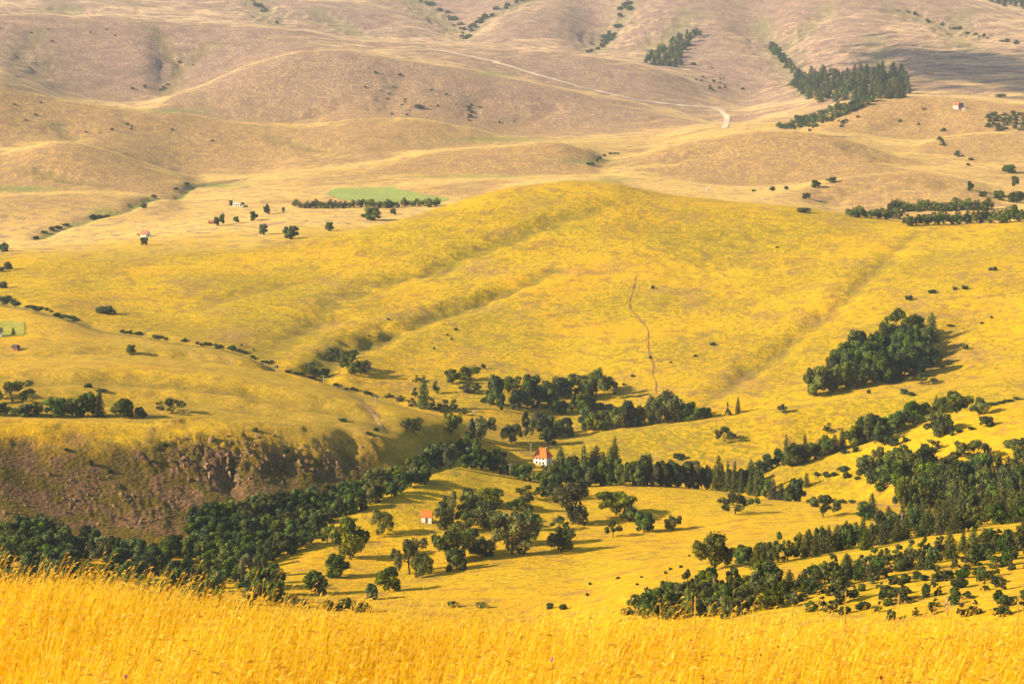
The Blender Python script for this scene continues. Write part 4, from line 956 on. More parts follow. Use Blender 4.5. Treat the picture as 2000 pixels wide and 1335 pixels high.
# --- the wood and scattered trees of the long hill
wood([(1584, 784), (1640, 768), (1700, 754), (1780, 738), (1812, 705), (1820, 665), (1790, 662), (1700, 690), (1640, 716), (1604, 755)], 46, (38, 58), (28, 44), 'rrrc', '{} dark tree in the dense wood on the flank of the long golden hill', 'trees of the hillside wood', (19, 12), 10)
plant(1757, 662, 62, 46, 'g', 'tall umbrella-topped pine rising out of the hillside wood')
plant(1822, 716, 40, 34, 'o', 'round oak beyond the upper right edge of the hillside wood')
plant(1800, 750, 24, 38, 'g', 'straggly low oak under the hillside wood')
many([(1832, 700, 10, 14), (1765, 769, 13, 15), (1778, 772, 8, 18), (1696, 768, 9, 9), (1854, 712, 7, 8), (1840, 718, 6, 8)], 'small bush around the lower rim of the hillside wood', 'bushes round the hillside wood', 'b')
many([(1776, 586, 11, 13), (1822, 573, 11, 15), (1865, 566, 7, 9), (1884, 566, 9, 11), (1934, 528, 8, 9), (1943, 529, 10, 9), (1275, 564, 8, 8), (1518, 484, 5, 6), (1392, 674, 8, 12), (1358, 696, 6, 8), (1886, 682, 12, 10), (1918, 634, 6, 6), (1937, 622, 6, 6), (1857, 638, 5, 14), (1236, 736, 6, 8), (1218, 752, 6, 8),
      (758, 625, 5, 7), (891, 645, 6, 7), (874, 656, 5, 5), (882, 664, 5, 5), (848, 682, 5, 5), (722, 659, 5, 5), (740, 660, 5, 5), (1270, 700, 6, 6), (1310, 710, 5, 5), (1200, 770, 6, 7)], 'tiny dark bush dotted on the open face of the long golden hill', 'bushes dotted on the long hill', 'b')
plant(206, 613, 18, 36, 'b', 'broad dark bush alone near the foot of the long hill, left of the creek fold')
plant(257, 692, 17, 19, 'r', 'single round tree among the power poles on the left plateau')
many([(644, 702, 24, 22), (665, 708, 26, 26), (680, 720, 30, 28), (686, 702, 20, 20), (692, 732, 22, 22), (704, 730, 28, 34)], 'dark oak in the tight cluster above the white boulders', 'oaks above the white boulders', 'o')
many([(609, 733, 27, 21), (633, 736, 17, 20)], 'dark oak of the pair by the creek left of the white boulders', 'pair of oaks by the creek', 'o')
LP = 'dark tree in the row along the rim behind the rocky slope'; GP = 'trees on the rim behind the rocky slope'
many([(46, 813, 22, 42, 'r'), (72, 811, 26, 22, 'o'), (110, 813, 36, 40, 'r'), (147, 814, 34, 30, 'r'), (172, 813, 44, 36, 'r'), (194, 813, 54, 24, 'c'), (240, 815, 34, 44, 'r'), (275, 817, 22, 26, 'r'), (4, 811, 24, 30, 'r')], LP, GP)
plant(25, 784, 40, 60, 'g', 'wide open oak standing behind the rim row on the left plateau')
plant(336, 806, 30, 42, 'g', 'low spreading oak at the right end of the rim row')
plant(476, 854, 13, 9, 'p', 'tiny pointed pine on the grassy brow above the crags')
many([(172, 756, 10, 16), (200, 765, 8, 22), (670, 822, 8, 18), (720, 850, 8, 12), (735, 842, 10, 14)], 'small dark shrub on the left plateau grass', 'shrubs on the left plateau', 'b')
many([(320, 870, 10, 12), (178, 910, 14, 9), (215, 925, 10, 10), (498, 842, 10, 10), (560, 885, 12, 12), (572, 900, 14, 10), (450, 920, 8, 12), (300, 905, 8, 10), (130, 880, 6, 14)], 'small green shrub clinging to the rocky slope', 'shrubs on the rocky slope', 'b')
# --- plain behind the long hill
TP = [(281, 479, 15, 14), (423, 441, 17, 11), (434, 439, 21, 10), (462, 436, 13, 12), (495, 431, 17, 15), (522, 418, 19, 12), (553, 414, 9, 6), (514, 459, 21, 15), (569, 467, 25, 27), (644, 451, 16, 17), (768, 419, 11, 11)]
many(TP, 'single dark tree on the pale plain left of the long hill', 'lone trees on the pale plain', 'r')
plant(725, 431, 24, 36, 'r', 'largest bushy tree on the pale plain below the green meadow')
for i in range(30):
    x = 580 + i * 9.4 + random.uniform(-2, 2)
    plant(x, 406 - 2.5 * (x > 780) + random.uniform(-1.5, 1.5), random.uniform(10, 17), random.uniform(11, 17), 'h', 'dark tree in the line of trees below the green meadow', 'tree line below the meadow')
LK = 'green bush beside the winding creek of the left plain'; GK = 'bushes along the left creek'
many([(281, 406, 12, 11), (182, 429, 14, 16), (196, 427, 9, 14), (208, 425, 8, 12), (100, 450, 9, 14), (112, 447, 9, 14), (130, 441, 7, 14), (70, 467, 8, 12), (86, 456, 7, 12), (300, 386, 7, 10), (345, 372, 6, 10), (365, 362, 7, 12), (10, 491, 22, 18), (0, 488, 14, 16), (16, 526, 18, 15), (2, 530, 12, 16), (4, 562, 16, 18), (12, 588, 12, 22), (26, 593, 9, 14), (90, 606, 7, 12), (110, 618, 8, 16), (120, 622, 6, 14),
      (362, 664, 6, 8), (402, 673, 6, 10), (430, 678, 6, 10), (455, 684, 11, 12), (472, 676, 6, 5), (495, 685, 6, 5), (530, 708, 6, 9)], LK, GK, 'b')
LE = 'lone dark tree on the pale hills right of the long hill crest'; GE = 'lone trees on the pale right hills'
many([(1575, 389, 11, 15), (1593, 367, 14, 19), (1625, 357, 10, 20), (1508, 373, 8, 13), (1472, 375, 5, 8), (1970, 338, 15, 26), (1895, 373, 17, 13), (1982, 366, 21, 13), (1920, 385, 10, 15), (1536, 370, 6, 10), (1570, 415, 9, 24)], LE, GE, 'r')
LT = 'dark tree in the two hedgerows behind the right shoulder of the long hill'; GT = 'hedgerow trees behind the long hill'
for i in range(11): plant(1662 + i * 9, 424 + i * .5 + random.uniform(-1, 1), random.uniform(13, 22), random.uniform(15, 22), 'h', LT, GT)
for i in range(19): plant(1742 + i * 10.5, 414 - i * .2 + random.uniform(-1.5, 1), random.uniform(14, 24), random.uniform(16, 24), 'h', LT, GT)
for i in range(22): plant(1772 + i * 10.6, 441 - i * .35 + random.uniform(-1.5, 1), random.uniform(14, 26) + i * .3, random.uniform(15, 24), 'h', LT, GT)
many([(1952, 391, 17, 22), (1985, 396, 20, 30), (1998, 392, 14, 18)], 'bushy tree above the hedgerows behind the long hill', 'trees above the hedgerows', 'r')
# --- far woods, hedges and dotted scrub
wood([(1545, 165), (1580, 150), (1610, 152), (1660, 150), (1720, 146), (1760, 150), (1782, 176), (1770, 192), (1700, 196), (1600, 200), (1570, 190)], 120, (13, 30), (13, 22), 'cccph', '{} far blue-green tree in the wood in the hollow of the mountain', 'conifers of the far hollow wood', (8.5, 5), 20, parts=False)
wood([(1500, 84), (1515, 95), (1550, 135), (1580, 160), (1570, 165), (1535, 135), (1505, 100)], 26, (8, 16), (9, 14), 'cff', 'far dark tree in the gully line running down to the hollow wood', 'trees of the far gully line', (8, 5), 21, parts=False)
wood([(1520, 250), (1580, 232), (1640, 212), (1690, 196), (1710, 200), (1650, 226), (1590, 247), (1545, 256)], 46, (9, 17), (12, 19), 'hf', 'far bush in the green belt below the hollow wood', 'bushes of the far green belt', (9, 5), 22, parts=False)
wood([(1262, 126), (1275, 108), (1300, 96), (1325, 80), (1365, 70), (1350, 84), (1342, 104), (1330, 128), (1300, 136)], 34, (13, 20), (12, 19), 'ch', 'far tree in the dark copse on the mountain slope beside the ridge road', 'trees of the far copse', (9, 6), 23, parts=False)
wood([(1930, 228), (1960, 222), (2005, 220), (2005, 256), (1950, 258), (1925, 248)], 26, (6, 12), (9, 16), 'f', 'far scrub bush on the hill behind the red house', 'scrub behind the red house', (12, 6), 24, parts=False)
wood([(1930, 2), (2005, 4), (2005, 20), (1965, 14)], 16, (10, 16), (10, 15), 'c', 'far conifer on the highest skyline wood', 'conifers of the skyline wood', (10, 5), 25, parts=False)
CK = 'small shrub along the creek bed at the foot of the long hill'
for i in range(58):
    t_ = random.random(); q_ = [(0, 590), (40, 597), (110, 613), (200, 642), (350, 667), (460, 684), (540, 718), (640, 750), (740, 776)]
    u_ = t_ * 8; i_ = int(u_); u_ -= i_
    plant(q_[i_][0] * (1 - u_) + q_[i_ + 1][0] * u_, q_[i_][1] * (1 - u_) + q_[i_ + 1][1] * u_ + random.uniform(-2, 2), random.uniform(4, 8), random.uniform(7, 15), 'b', CK, 'shrubs along the creek bed')
SC = 'far dark bush in the mountain gullies'; SG = 'bushes of the mountain gullies'
def strew(line, n, spread, h, seed, label=SC, group=SG, k='f'):
    R = random.Random(seed)
    for _ in range(n):
        t = R.random() * (len(line) - 1); i = int(t); u = t - i
        x = line[i][0] * (1 - u) + line[i + 1][0] * u + R.gauss(0, spread); y = line[i][1] * (1 - u) + line[i + 1][1] * u + R.gauss(0, spread * .5)
        hh = R.uniform(.6, 1.4) * h
        plant(x, y, hh, hh * R.uniform(1.0, 1.7), k, label, group, parts=False)
strew([(1025, 2), (985, 18), (945, 38), (915, 58), (905, 78)], 26, 5, 8, 1)
strew([(810, 2), (855, 22), (880, 36), (900, 60)], 14, 6, 7, 2)
strew([(1222, 8), (1214, 45), (1185, 78), (1160, 102)], 26, 6, 8, 3)
strew([(494, 0), (505, 15), (522, 30), (543, 54)], 12, 3, 6, 4)
strew([(1740, 14), (1800, 38), (1845, 52), (1905, 70), (1990, 88)], 22, 3, 6, 5)
strew([(1350, 150), (1385, 165), (1430, 175)], 12, 8, 5, 6)
SC2 = 'tiny far bush dotted on the mauve hillside'; SG2 = 'bushes dotted on the far hillsides'
strew([(740, 150), (760, 200), (820, 205), (900, 190), (960, 235)], 28, 26, 4, 7, SC2, SG2)
strew([(910, 240), (920, 215), (930, 190)], 9, 5, 6, 8, SC2, SG2)
strew([(10, 40), (90, 75), (200, 60), (260, 120), (350, 150)], 10, 20, 3.6, 9, SC2, SG2)
strew([(340, 110), (350, 140), (320, 180), (250, 170)], 12, 9, 4.5, 10, SC2, SG2)
strew([(20, 190), (130, 260), (240, 250), (420, 270), (620, 290), (740, 270)], 13, 14, 4, 11, SC2, SG2)
strew([(1560, 150), (1420, 165), (1350, 120)], 6, 16, 5, 12, SC2, SG2)
strew([(1820, 275), (1850, 285), (1880, 310), (1910, 330)], 12, 6, 6, 13, 'small bush along the brook below the red house', 'bushes along the far brook')
strew([(1580, 262), (1640, 240), (1700, 230), (1860, 255)], 14, 10, 6, 14, 'small bush on the pale hill in front of the green belt', 'bushes on the pale far hill')
strew([(1150, 325), (1165, 318), (1180, 308), (1200, 300)], 9, 5, 6, 15, 'small bush in the dip between the two pale hills', 'bushes in the far dip')
plant(818, 212, 10, 20, 'f', 'largest bush on the mauve hillside below the ridge road', parts=False)
plant(1955, 190, 8, 22, 'f', 'dark bush on the crest behind the red house', parts=False)
# ------------------------------------------------------------------ houses
M_WHITE = simple('white_render', (0.82, 0.78, 0.72), (0.72, 0.68, 0.62), 1.5)
M_TILE = simple('orange_roof_tiles', (0.72, 0.20, 0.045), (0.55, 0.14, 0.035), 3.0)
M_TILE2 = simple('faded_red_roof_tiles', (0.50, 0.17, 0.09), (0.38, 0.12, 0.07), 3.0)
M_DARKROOF = simple('dark_shingle_roof', (0.10, 0.075, 0.075), (0.06, 0.045, 0.05), 3.0)
M_GLASS = simple('dark_window_glass', (0.02, 0.022, 0.028), (0.03, 0.03, 0.035), 1.0, 0.15)
M_WOOD = simple('brown_wood', (0.20, 0.10, 0.05), (0.13, 0.065, 0.035), 3.0)
M_FRAME = simple('white_painted_wood', (0.75, 0.72, 0.66), (0.66, 0.62, 0.56), 3.0)
M_STONE = simple('pale_stone', (0.62, 0.55, 0.48), (0.45, 0.39, 0.33), 1.2)
M_CONC = simple('weathered_concrete', (0.55, 0.50, 0.44), (0.42, 0.38, 0.33), 2.0)
M_RED = simple('red_painted_wall', (0.50, 0.09, 0.06), (0.40, 0.07, 0.05), 2.0)
M_BLUE = simple('dark_blue_sheet_roof', (0.03, 0.06, 0.16), (0.02, 0.04, 0.11), 2.0)

def house(name, x, y, W, D, hw, hr, rz, label, wall=M_WHITE, roof=M_TILE, cat='house', hip=False, windows=3, storeys=1, chimney=True, rmin=0, over=0.5):
    P, r = hit(x, y, rmin)
    zb = min(ground_z(P[0] + dx, P[1] + dy) for dx in (-W / 2, 0, W / 2) for dy in (-D / 2, 0, D / 2))
    e = empty(name, (P[0], P[1], zb)); e.rotation_euler.z = rz
    base = P[2] - zb
    hwt = hw + base
    mb = MB().box((0, 0, hwt / 2 - .4), (W, D, hwt + .8))
    if not hip:
        for s in (-1, 1):                                   # gable ends
            mb.poly([(s * (W / 2 - .01), -D / 2, hwt), (s * (W / 2 - .01), D / 2, hwt), (s * (W / 2 - .01), 0, hwt + hr)], [(0, 1, 2)])
    link('wall', mb.mesh('wall', wall), e)
    o = over; rb = MB(); th = .18
    zl = hwt - hr * o / (D / 2) + .05
    ri = W / 2 + o - (D / 2 * .75 if hip else 0)
    A = [(-W / 2 - o, -D / 2 - o, zl), (W / 2 + o, -D / 2 - o, zl), (ri, 0, hwt + hr + .1), (-ri, 0, hwt + hr + .1), (W / 2 + o, D / 2 + o, zl), (-W / 2 - o, D / 2 + o, zl)]
    B = [(a[0], a[1], a[2] - th) for a in A]
    rb.poly(A + B, [(0, 1, 2, 3), (4, 5, 3, 2), (1, 4, 2), (5, 0, 3), (7, 6, 9, 8), (11, 10, 8, 9), (0, 6, 7, 1), (4, 10, 11, 5), (1, 7, 10, 4), (5, 11, 6, 0)] if hip else
            [(0, 1, 2, 3), (4, 5, 3, 2), (7, 6, 9, 8), (11, 10, 8, 9), (0, 6, 7, 1), (4, 10, 11, 5), (1, 7, 8, 2), (2, 8, 10, 4), (5, 11, 9, 3), (3, 9, 6, 0)])
    ro = link('roof', rb.mesh('roof', roof), e)
    link('ridge', MB().tube([(-ri, 0, hwt + hr + .14), (ri, 0, hwt + hr + .14)], [.16, .16], 6).mesh('ridge', roof), ro)
    if chimney:
        link('chimney', MB().box((W * .22, D * .12, hwt + hr * .9), (.6, .6, 1.7)).box((W * .22, D * .12, hwt + hr * .9 + .92), (.75, .75, .14)).mesh('chimney', M_STONE), ro)
    sh = hw / storeys
    for st in range(storeys):
        for i in range(windows):
            wx = -W / 2 + W * (i + 1) / (windows + 1); wz = base + sh * st + sh * .55
            isd = st == 0 and i == windows // 2
            for sgn in (-1,):
                wh = min(1.3, sh * .5)
                if isd:
                    d = link('door', MB().box((wx, -D / 2 - .03, base + sh * .38), (1.0, .1, sh * .76)).mesh('door', M_WOOD), e)
                    link('door_frame', MB().box((wx, -D / 2 - .02, base + sh * .38), (1.2, .06, sh * .8)).mesh('door_frame', M_FRAME), d)
                else:
                    w = link('window', MB().box((wx, -D / 2 - .04, wz), (1.1, .1, wh)).mesh('window', M_GLASS), e)
                    link('window_frame', MB().box((wx, -D / 2 - .02, wz), (1.35, .08, wh + .25)).mesh('window_frame', M_FRAME), w)
        for sx in (-1, 1):
            w = link('window', MB().box((sx * (W / 2 + .04), 0, base + sh * st + sh * .55), (.1, 1.1, min(1.3, sh * .5))).mesh('window', M_GLASS), e)
            link('window_frame', MB().box((sx * (W / 2 + .02), 0, base + sh * st + sh * .55), (.08, 1.35, min(1.3, sh * .5) + .25)).mesh('window_frame', M_FRAME), w)
    tag(e, label, cat)
    return e
def px_m(x, y): return hit(x, y)[1] / F
k = px_m(1058, 908)
house('house', 1060, 906, 29 * k, 25 * k, 17 * k, 15 * k, math.radians(-28), 'white house with a bright orange tiled roof half hidden in the creek trees', windows=3, storeys=2, hip=True)
k = px_m(1240, 930)
house('house', 1240, 938, 22 * k, 18 * k, 16 * k, 9 * k, math.radians(10), 'house whose red roof corner shows above the creek row', roof=M_TILE)
k = px_m(833, 1020)
house('hut', 834, 1019, 20 * k, 15 * k, 13 * k, 9 * k, math.radians(-6), 'small white hut with an orange roof beside the oak clump', windows=1, chimney=False, cat='hut', over=.25)
k = px_m(283, 461)
house('farmhouse', 284, 462, 15 * k, 12 * k, 5.5 * k, 6.0 * k, math.radians(-38), 'white farmhouse with faded red roof alone on the pale plain', roof=M_TILE2, windows=3)
house('shed', 272, 462, 7 * k, 6 * k, 3.0 * k, 2.5 * k, math.radians(20), 'low red-roofed shed beside the farmhouse on the pale plain', roof=M_TILE, cat='shed', windows=1, chimney=False)
k = px_m(465, 403)
house('farmhouse', 463, 403, 14 * k, 8 * k, 4.5 * k, 3.0 * k, math.radians(-10), 'white farmhouse with pale roof on the plain left of the meadow', roof=M_CONC, windows=3)
house('shed', 475, 405, 6 * k, 5 * k, 2.5 * k, 2.0 * k, math.radians(15), 'small pale shed next to the farmhouse left of the meadow', roof=M_CONC, cat='shed', windows=1, chimney=False)
plant(451, 402, 10, 8, 'r', 'single tree beside the farmhouse left of the meadow')
many([(468, 399, 6, 6), (474, 400, 6, 7), (480, 405, 5, 8)], 'little bush behind the farmhouse left of the meadow', 'bushes behind the pale farmhouse', 'b')
house('shed', 412, 437, 8 * k, 6 * k, 2.6 * k, 2.4 * k, math.radians(12), 'low reddish shed by the first lone trees of the plain', roof=M_TILE2, wall=M_WOOD, cat='shed', windows=1, chimney=False)
k = px_m(1873, 213)
house('farmhouse', 1868, 213, 9 * k, 8 * k, 6 * k, 4.5 * k, math.radians(-30), 'far white farmhouse with red roof on the pale hill', roof=M_TILE2, windows=2)
house('barn', 1877, 213, 7 * k, 6 * k, 5 * k, 5 * k, math.radians(10), 'far red barn with dark blue roof beside the white farmhouse', wall=M_RED, roof=M_BLUE, cat='barn', windows=1, chimney=False)
house('shed', 1883, 216, 5 * k, 4 * k, 3 * k, 2 * k, math.radians(0), 'far small white shed below the red barn', roof=M_CONC, cat='shed', windows=1, chimney=False)
house('shed', 1803, 214, 5 * k, 4 * k, 2.5 * k, 2 * k, math.radians(20), 'far tiny dark shed on the brown track', roof=M_TILE2, wall=M_WOOD, cat='shed', windows=1, chimney=False)
k = px_m(0, 656)
house('farmhouse', -5, 657, 17 * k, 13 * k, 10 * k, 6 * k, math.radians(8), 'white farmhouse with brownish roof beside the green lawn', roof=M_DARKROOF, windows=3)
plant(26, 655, 15, 10, 'c', 'dark pointed evergreen on the lawn beside the white farmhouse')
k = px_m(30, 683)
def barn():
    P, r = hit(31, 684); e = empty('barn', tuple(P)); e.rotation_euler.z = math.radians(-25)
    W, D = 13 * k, 10 * k; hw = 4.0 * k; n = 9
    link('wall', MB().box((0, 0, hw / 2 - .5), (W * .92, D * .9, hw + 1)).mesh('wall', M_TILE2), e)
    prof = [(-D * .55 * math.cos(math.pi * i / n), hw + 6.5 * k * math.sin(math.pi * i / n) ** .8) for i in range(n + 1)]
    v = [(s * W / 2, y, z) for s in (-1, 1) for y, z in prof]; m = n + 1
    link('roof', MB().poly(v, [(i, i + 1, m + i + 1, m + i) for i in range(n)] + [tuple(range(m)), tuple(reversed(range(m, 2 * m)))]).mesh('roof', M_DARKROOF), e)
    link('door', MB().box((-W * .46 - .03, 0, hw * .45), (.12, 1.8, hw * .9)).mesh('door', M_WOOD), e)
    link('door', MB().box((0, -D * .45 - .03, hw * .45), (1.6, .12, hw * .9)).mesh('door', M_WOOD), e)
    tag(e, 'round-roofed dark barn with brick walls on the left plateau', 'barn')
barn()
k = px_m(1385, 371)
house('hut', 1383, 371, 7 * k, 5 * k, 2.2 * k, 2 * k, math.radians(5), 'tiny white hut on the pale strip behind the long hill crest', roof=M_CONC, cat='hut', windows=1, chimney=False)

# ------------------------------------------------------------------ power poles
def pole(x, y, hpx, label, group, wide=False, mat=M_CONC):
    P, r = hit(x, y); h = hpx * r / F
    e = empty('utility_pole', tuple(P))
    e.rotation_euler.z = math.radians(20)
    link('pole', MB().tube([(0, 0, -.6), (0, 0, h * .5), (0, 0, h)], [.17, .14, .11], 8).mesh('pole', mat, True), e)
    a = link('crossarm', MB().box((0, 0, h - .35), (1.8 if not wide else 2.6, .14, .14)).mesh('crossarm', mat), e)
    for s in (-.9, 0, .9): link('insulator', MB().tube([(s, 0, h - .26), (s, 0, h + .05)], [.09, .06], 6).mesh('insulator', M_FRAME), a)
    tag(e, label, 'power pole', group)
for x, y, hh in ((125, 667, 17), (233, 674, 18), (290, 690, 20), (370, 701, 22), (452, 722, 22), (540, 733, 22), (632, 752, 20), (733, 797, 26)):
    pole(x, y, hh, 'thin pale power pole in the line crossing the left plateau', 'power poles of the plateau line')
pole(941, 890, 38, 'tall concrete power pole in front of the dark creek trees', None, True)
pole(996, 932, 28, 'concrete power pole with crossarm on the field crest left of the house', None, True)
pole(1037, 890, 26, 'slim pole standing at the left corner of the orange-roofed house', None)
pole(1281, 905, 24, 'pale pole at the lower edge of the shelf above the creek row', None)
pole(955, 850, 10, 'short pale post on the creek bank above the large oak', None)
pole(812, 845, 10, 'short pale post beside the squat creek-bank oak', None)

# ------------------------------------------------------------------ rocks
def rock_mesh(seed, mat, tall=1.0):
    R = np.random.default_rng(seed); rr = random.Random(seed)
    import bmesh
    bm = bmesh.new(); bmesh.ops.create_icosphere(bm, subdivisions=2, radius=.60)
    cut = [(Vector((rr.gauss(0, 1), rr.gauss(0, 1), rr.gauss(0, .8))).normalized(), rr.uniform(.16, .34)) for _ in range(11)]
    for v in bm.verts:
        for n, d in cut:
            s = v.co.dot(n) - d
            if s > 0: v.co -= n * s
        v.co *= 1 + rr.uniform(-.06, .06); v.co.z *= tall
    me = bpy.data.meshes.new('rock'); bm.to_mesh(me); bm.free(); me.materials.append(mat)
    return me
M_ROCK = simple('brown_rock', (0.30, 0.185, 0.105), (0.14, 0.085, 0.05), 0.5, 0.9, 0.3)
ROCKS = [rock_mesh(s, M_ROCK, t) for s, t in ((1, 1.3), (2, .9), (3, 1.6), (4, 1.1), (5, 1.4))]
M_WROCK = simple('white_limestone', (0.75, 0.70, 0.64), (0.62, 0.57, 0.50), 1.0)
WROCK = [rock_mesh(s, M_WROCK, .8) for s in (8, 9)]
def outcrop(cx, cy_, rx, ry, n, size, label, seed):
    R = random.Random(seed); P0, r0 = hit(cx, cy_)
    e = empty('rock_outcrop', tuple(P0)); tag(e, label, 'rocks')
    for _ in range(n):
        x, y = cx + R.gauss(0, rx * .55), cy_ + R.gauss(0, ry * .55)
        if y < np.interp(x, [0, 300, 400, 560, 700, 800], [850, 846, 850, 852, 858, 880]): continue
        P, r = hit(x, y)
        if r > 955: continue
        s = R.uniform(*size) * (1.7 if R.random() < .15 else 1)
        o = link('rock', R.choice(ROCKS), e, tuple(P - P0 - np.array([0, 0, .15 * s])))
        o.rotation_euler = (R.uniform(-.5, .5), R.uniform(-.3, .6), R.uniform(0, 6.28)); o.scale = (s * R.uniform(.7, 1.2), s * R.uniform(.7, 1.2), s * R.uniform(.8, 1.5))
outcrop(470, 880, 60, 32, 64, (0.9, 2.5), 'large sunlit crag of brown rock in the middle of the rocky slope', 1)
outcrop(370, 880, 60, 38, 56, (0.7, 1.9), 'broken brown crag with small pale stones at the upper left of the rocky slope', 2)
outcrop(570, 905, 40, 26, 36, (0.9, 2.1), 'knobbly brown crag just above the ravine trees', 3)
outcrop(650, 878, 60, 24, 50, (0.8, 2.0), 'brown crag at the right end of the rocky slope', 4)
outcrop(425, 925, 60, 34, 40, (1.2, 2.8), 'scatter of brown rocks below the large crag', 5)
outcrop(230, 980, 150, 50, 70, (0.8, 2.0), 'loose brown rocks strewn over the lower left slope', 6)
outcrop(290, 1020, 80, 36, 40, (0.8, 2.0), 'streak of rubble running down to the ravine trees', 7)
outcrop(110, 960, 110, 60, 40, (0.7, 1.8), 'sparse rocks on the far left of the rocky slope', 8)
for x, y, s in ((688, 739, 1.5), (738, 726, 1.5), (740, 753, 2.0), (727, 720, 1.2), (925, 806, 2.6), (920, 808, 2.0)):
    P, r = hit(x, y); o = link('boulder', random.choice(WROCK), None, tuple(P + np.array([0, 0, .15 * s]))); o.scale = (s, s * .8, s * 1.05); o.rotation_euler.z = random.uniform(0, 6)
    tag(o, 'small white limestone boulder lying in the grass near the creek oaks', 'boulder', 'white boulders near the creek')

# ------------------------------------------------------------------ passing cloud that shades part of the mountain
def cloud(cx, cy_, rx, ry, up):
    P, r = hit(cx, cy_)
    C = Vector(P) + SUNV * (up / SUNV.z)
    R = np.random.default_rng(5); import bmesh
    bm = bmesh.new()
    for i in range(900):
        cz_ = R.uniform(-30, 30)
        t = bmesh.ops.create_icosphere(bm, subdivisions=2, radius=1.0)
        s = R.uniform(8, 17); px, py = R.normal(0, .55, 2)
        for v in t['verts']: v.co = Vector((v.co.x * s + px * rx, v.co.y * s + py * ry, v.co.z * s * .7 + cz_))
    me = bpy.data.meshes.new('cloud'); bm.to_mesh(me); bm.free()
    me.materials.append(simple('white_cloud', (0.85, 0.85, 0.87), (0.8, 0.8, 0.83), 0.01))
    tag(link('cloud', me, None, C), 'small white cloud drifting over the mountain', 'cloud', kind='structure')
cloud(1890, 130, 170, 430, 1300)
# ------------------------------------------------------------------ tall dry grass on the knoll underfoot
def grass_material():
    m, nt, p, out = new_mat('ripe_dry_grass'); b = NB(nt)
    t = b.attr('tone'); hd = b.attr('head')
    col = b.mix(b.ramp(t, 0.0, 0.55), (0.66, 0.33, 0.004), (0.97, 0.61, 0.008))
    col = b.mix(b.ramp(t, 0.55, 1.0), col, (0.97, 0.72, 0.10))
    col = b.mix(b.math('MULTIPLY', hd, 0.5), col, (0.88, 0.58, 0.16))
    b.l(col, p.inputs['Base Color']); p.inputs['Roughness'].default_value = 0.6; p.inputs['Specular IOR Level'].default_value = 0.2
    tr = b.n('ShaderNodeBsdfTranslucent'); b.l(col, tr.inputs['Color'])
    mx = b.n('ShaderNodeMixShader'); mx.inputs[0].default_value = 0.5
    b.l(p.outputs[0], mx.inputs[1]); b.l(tr.outputs[0], mx.inputs[2]); b.l(mx.outputs[0], out.inputs[0])
    return m
M_GRASS = grass_material()
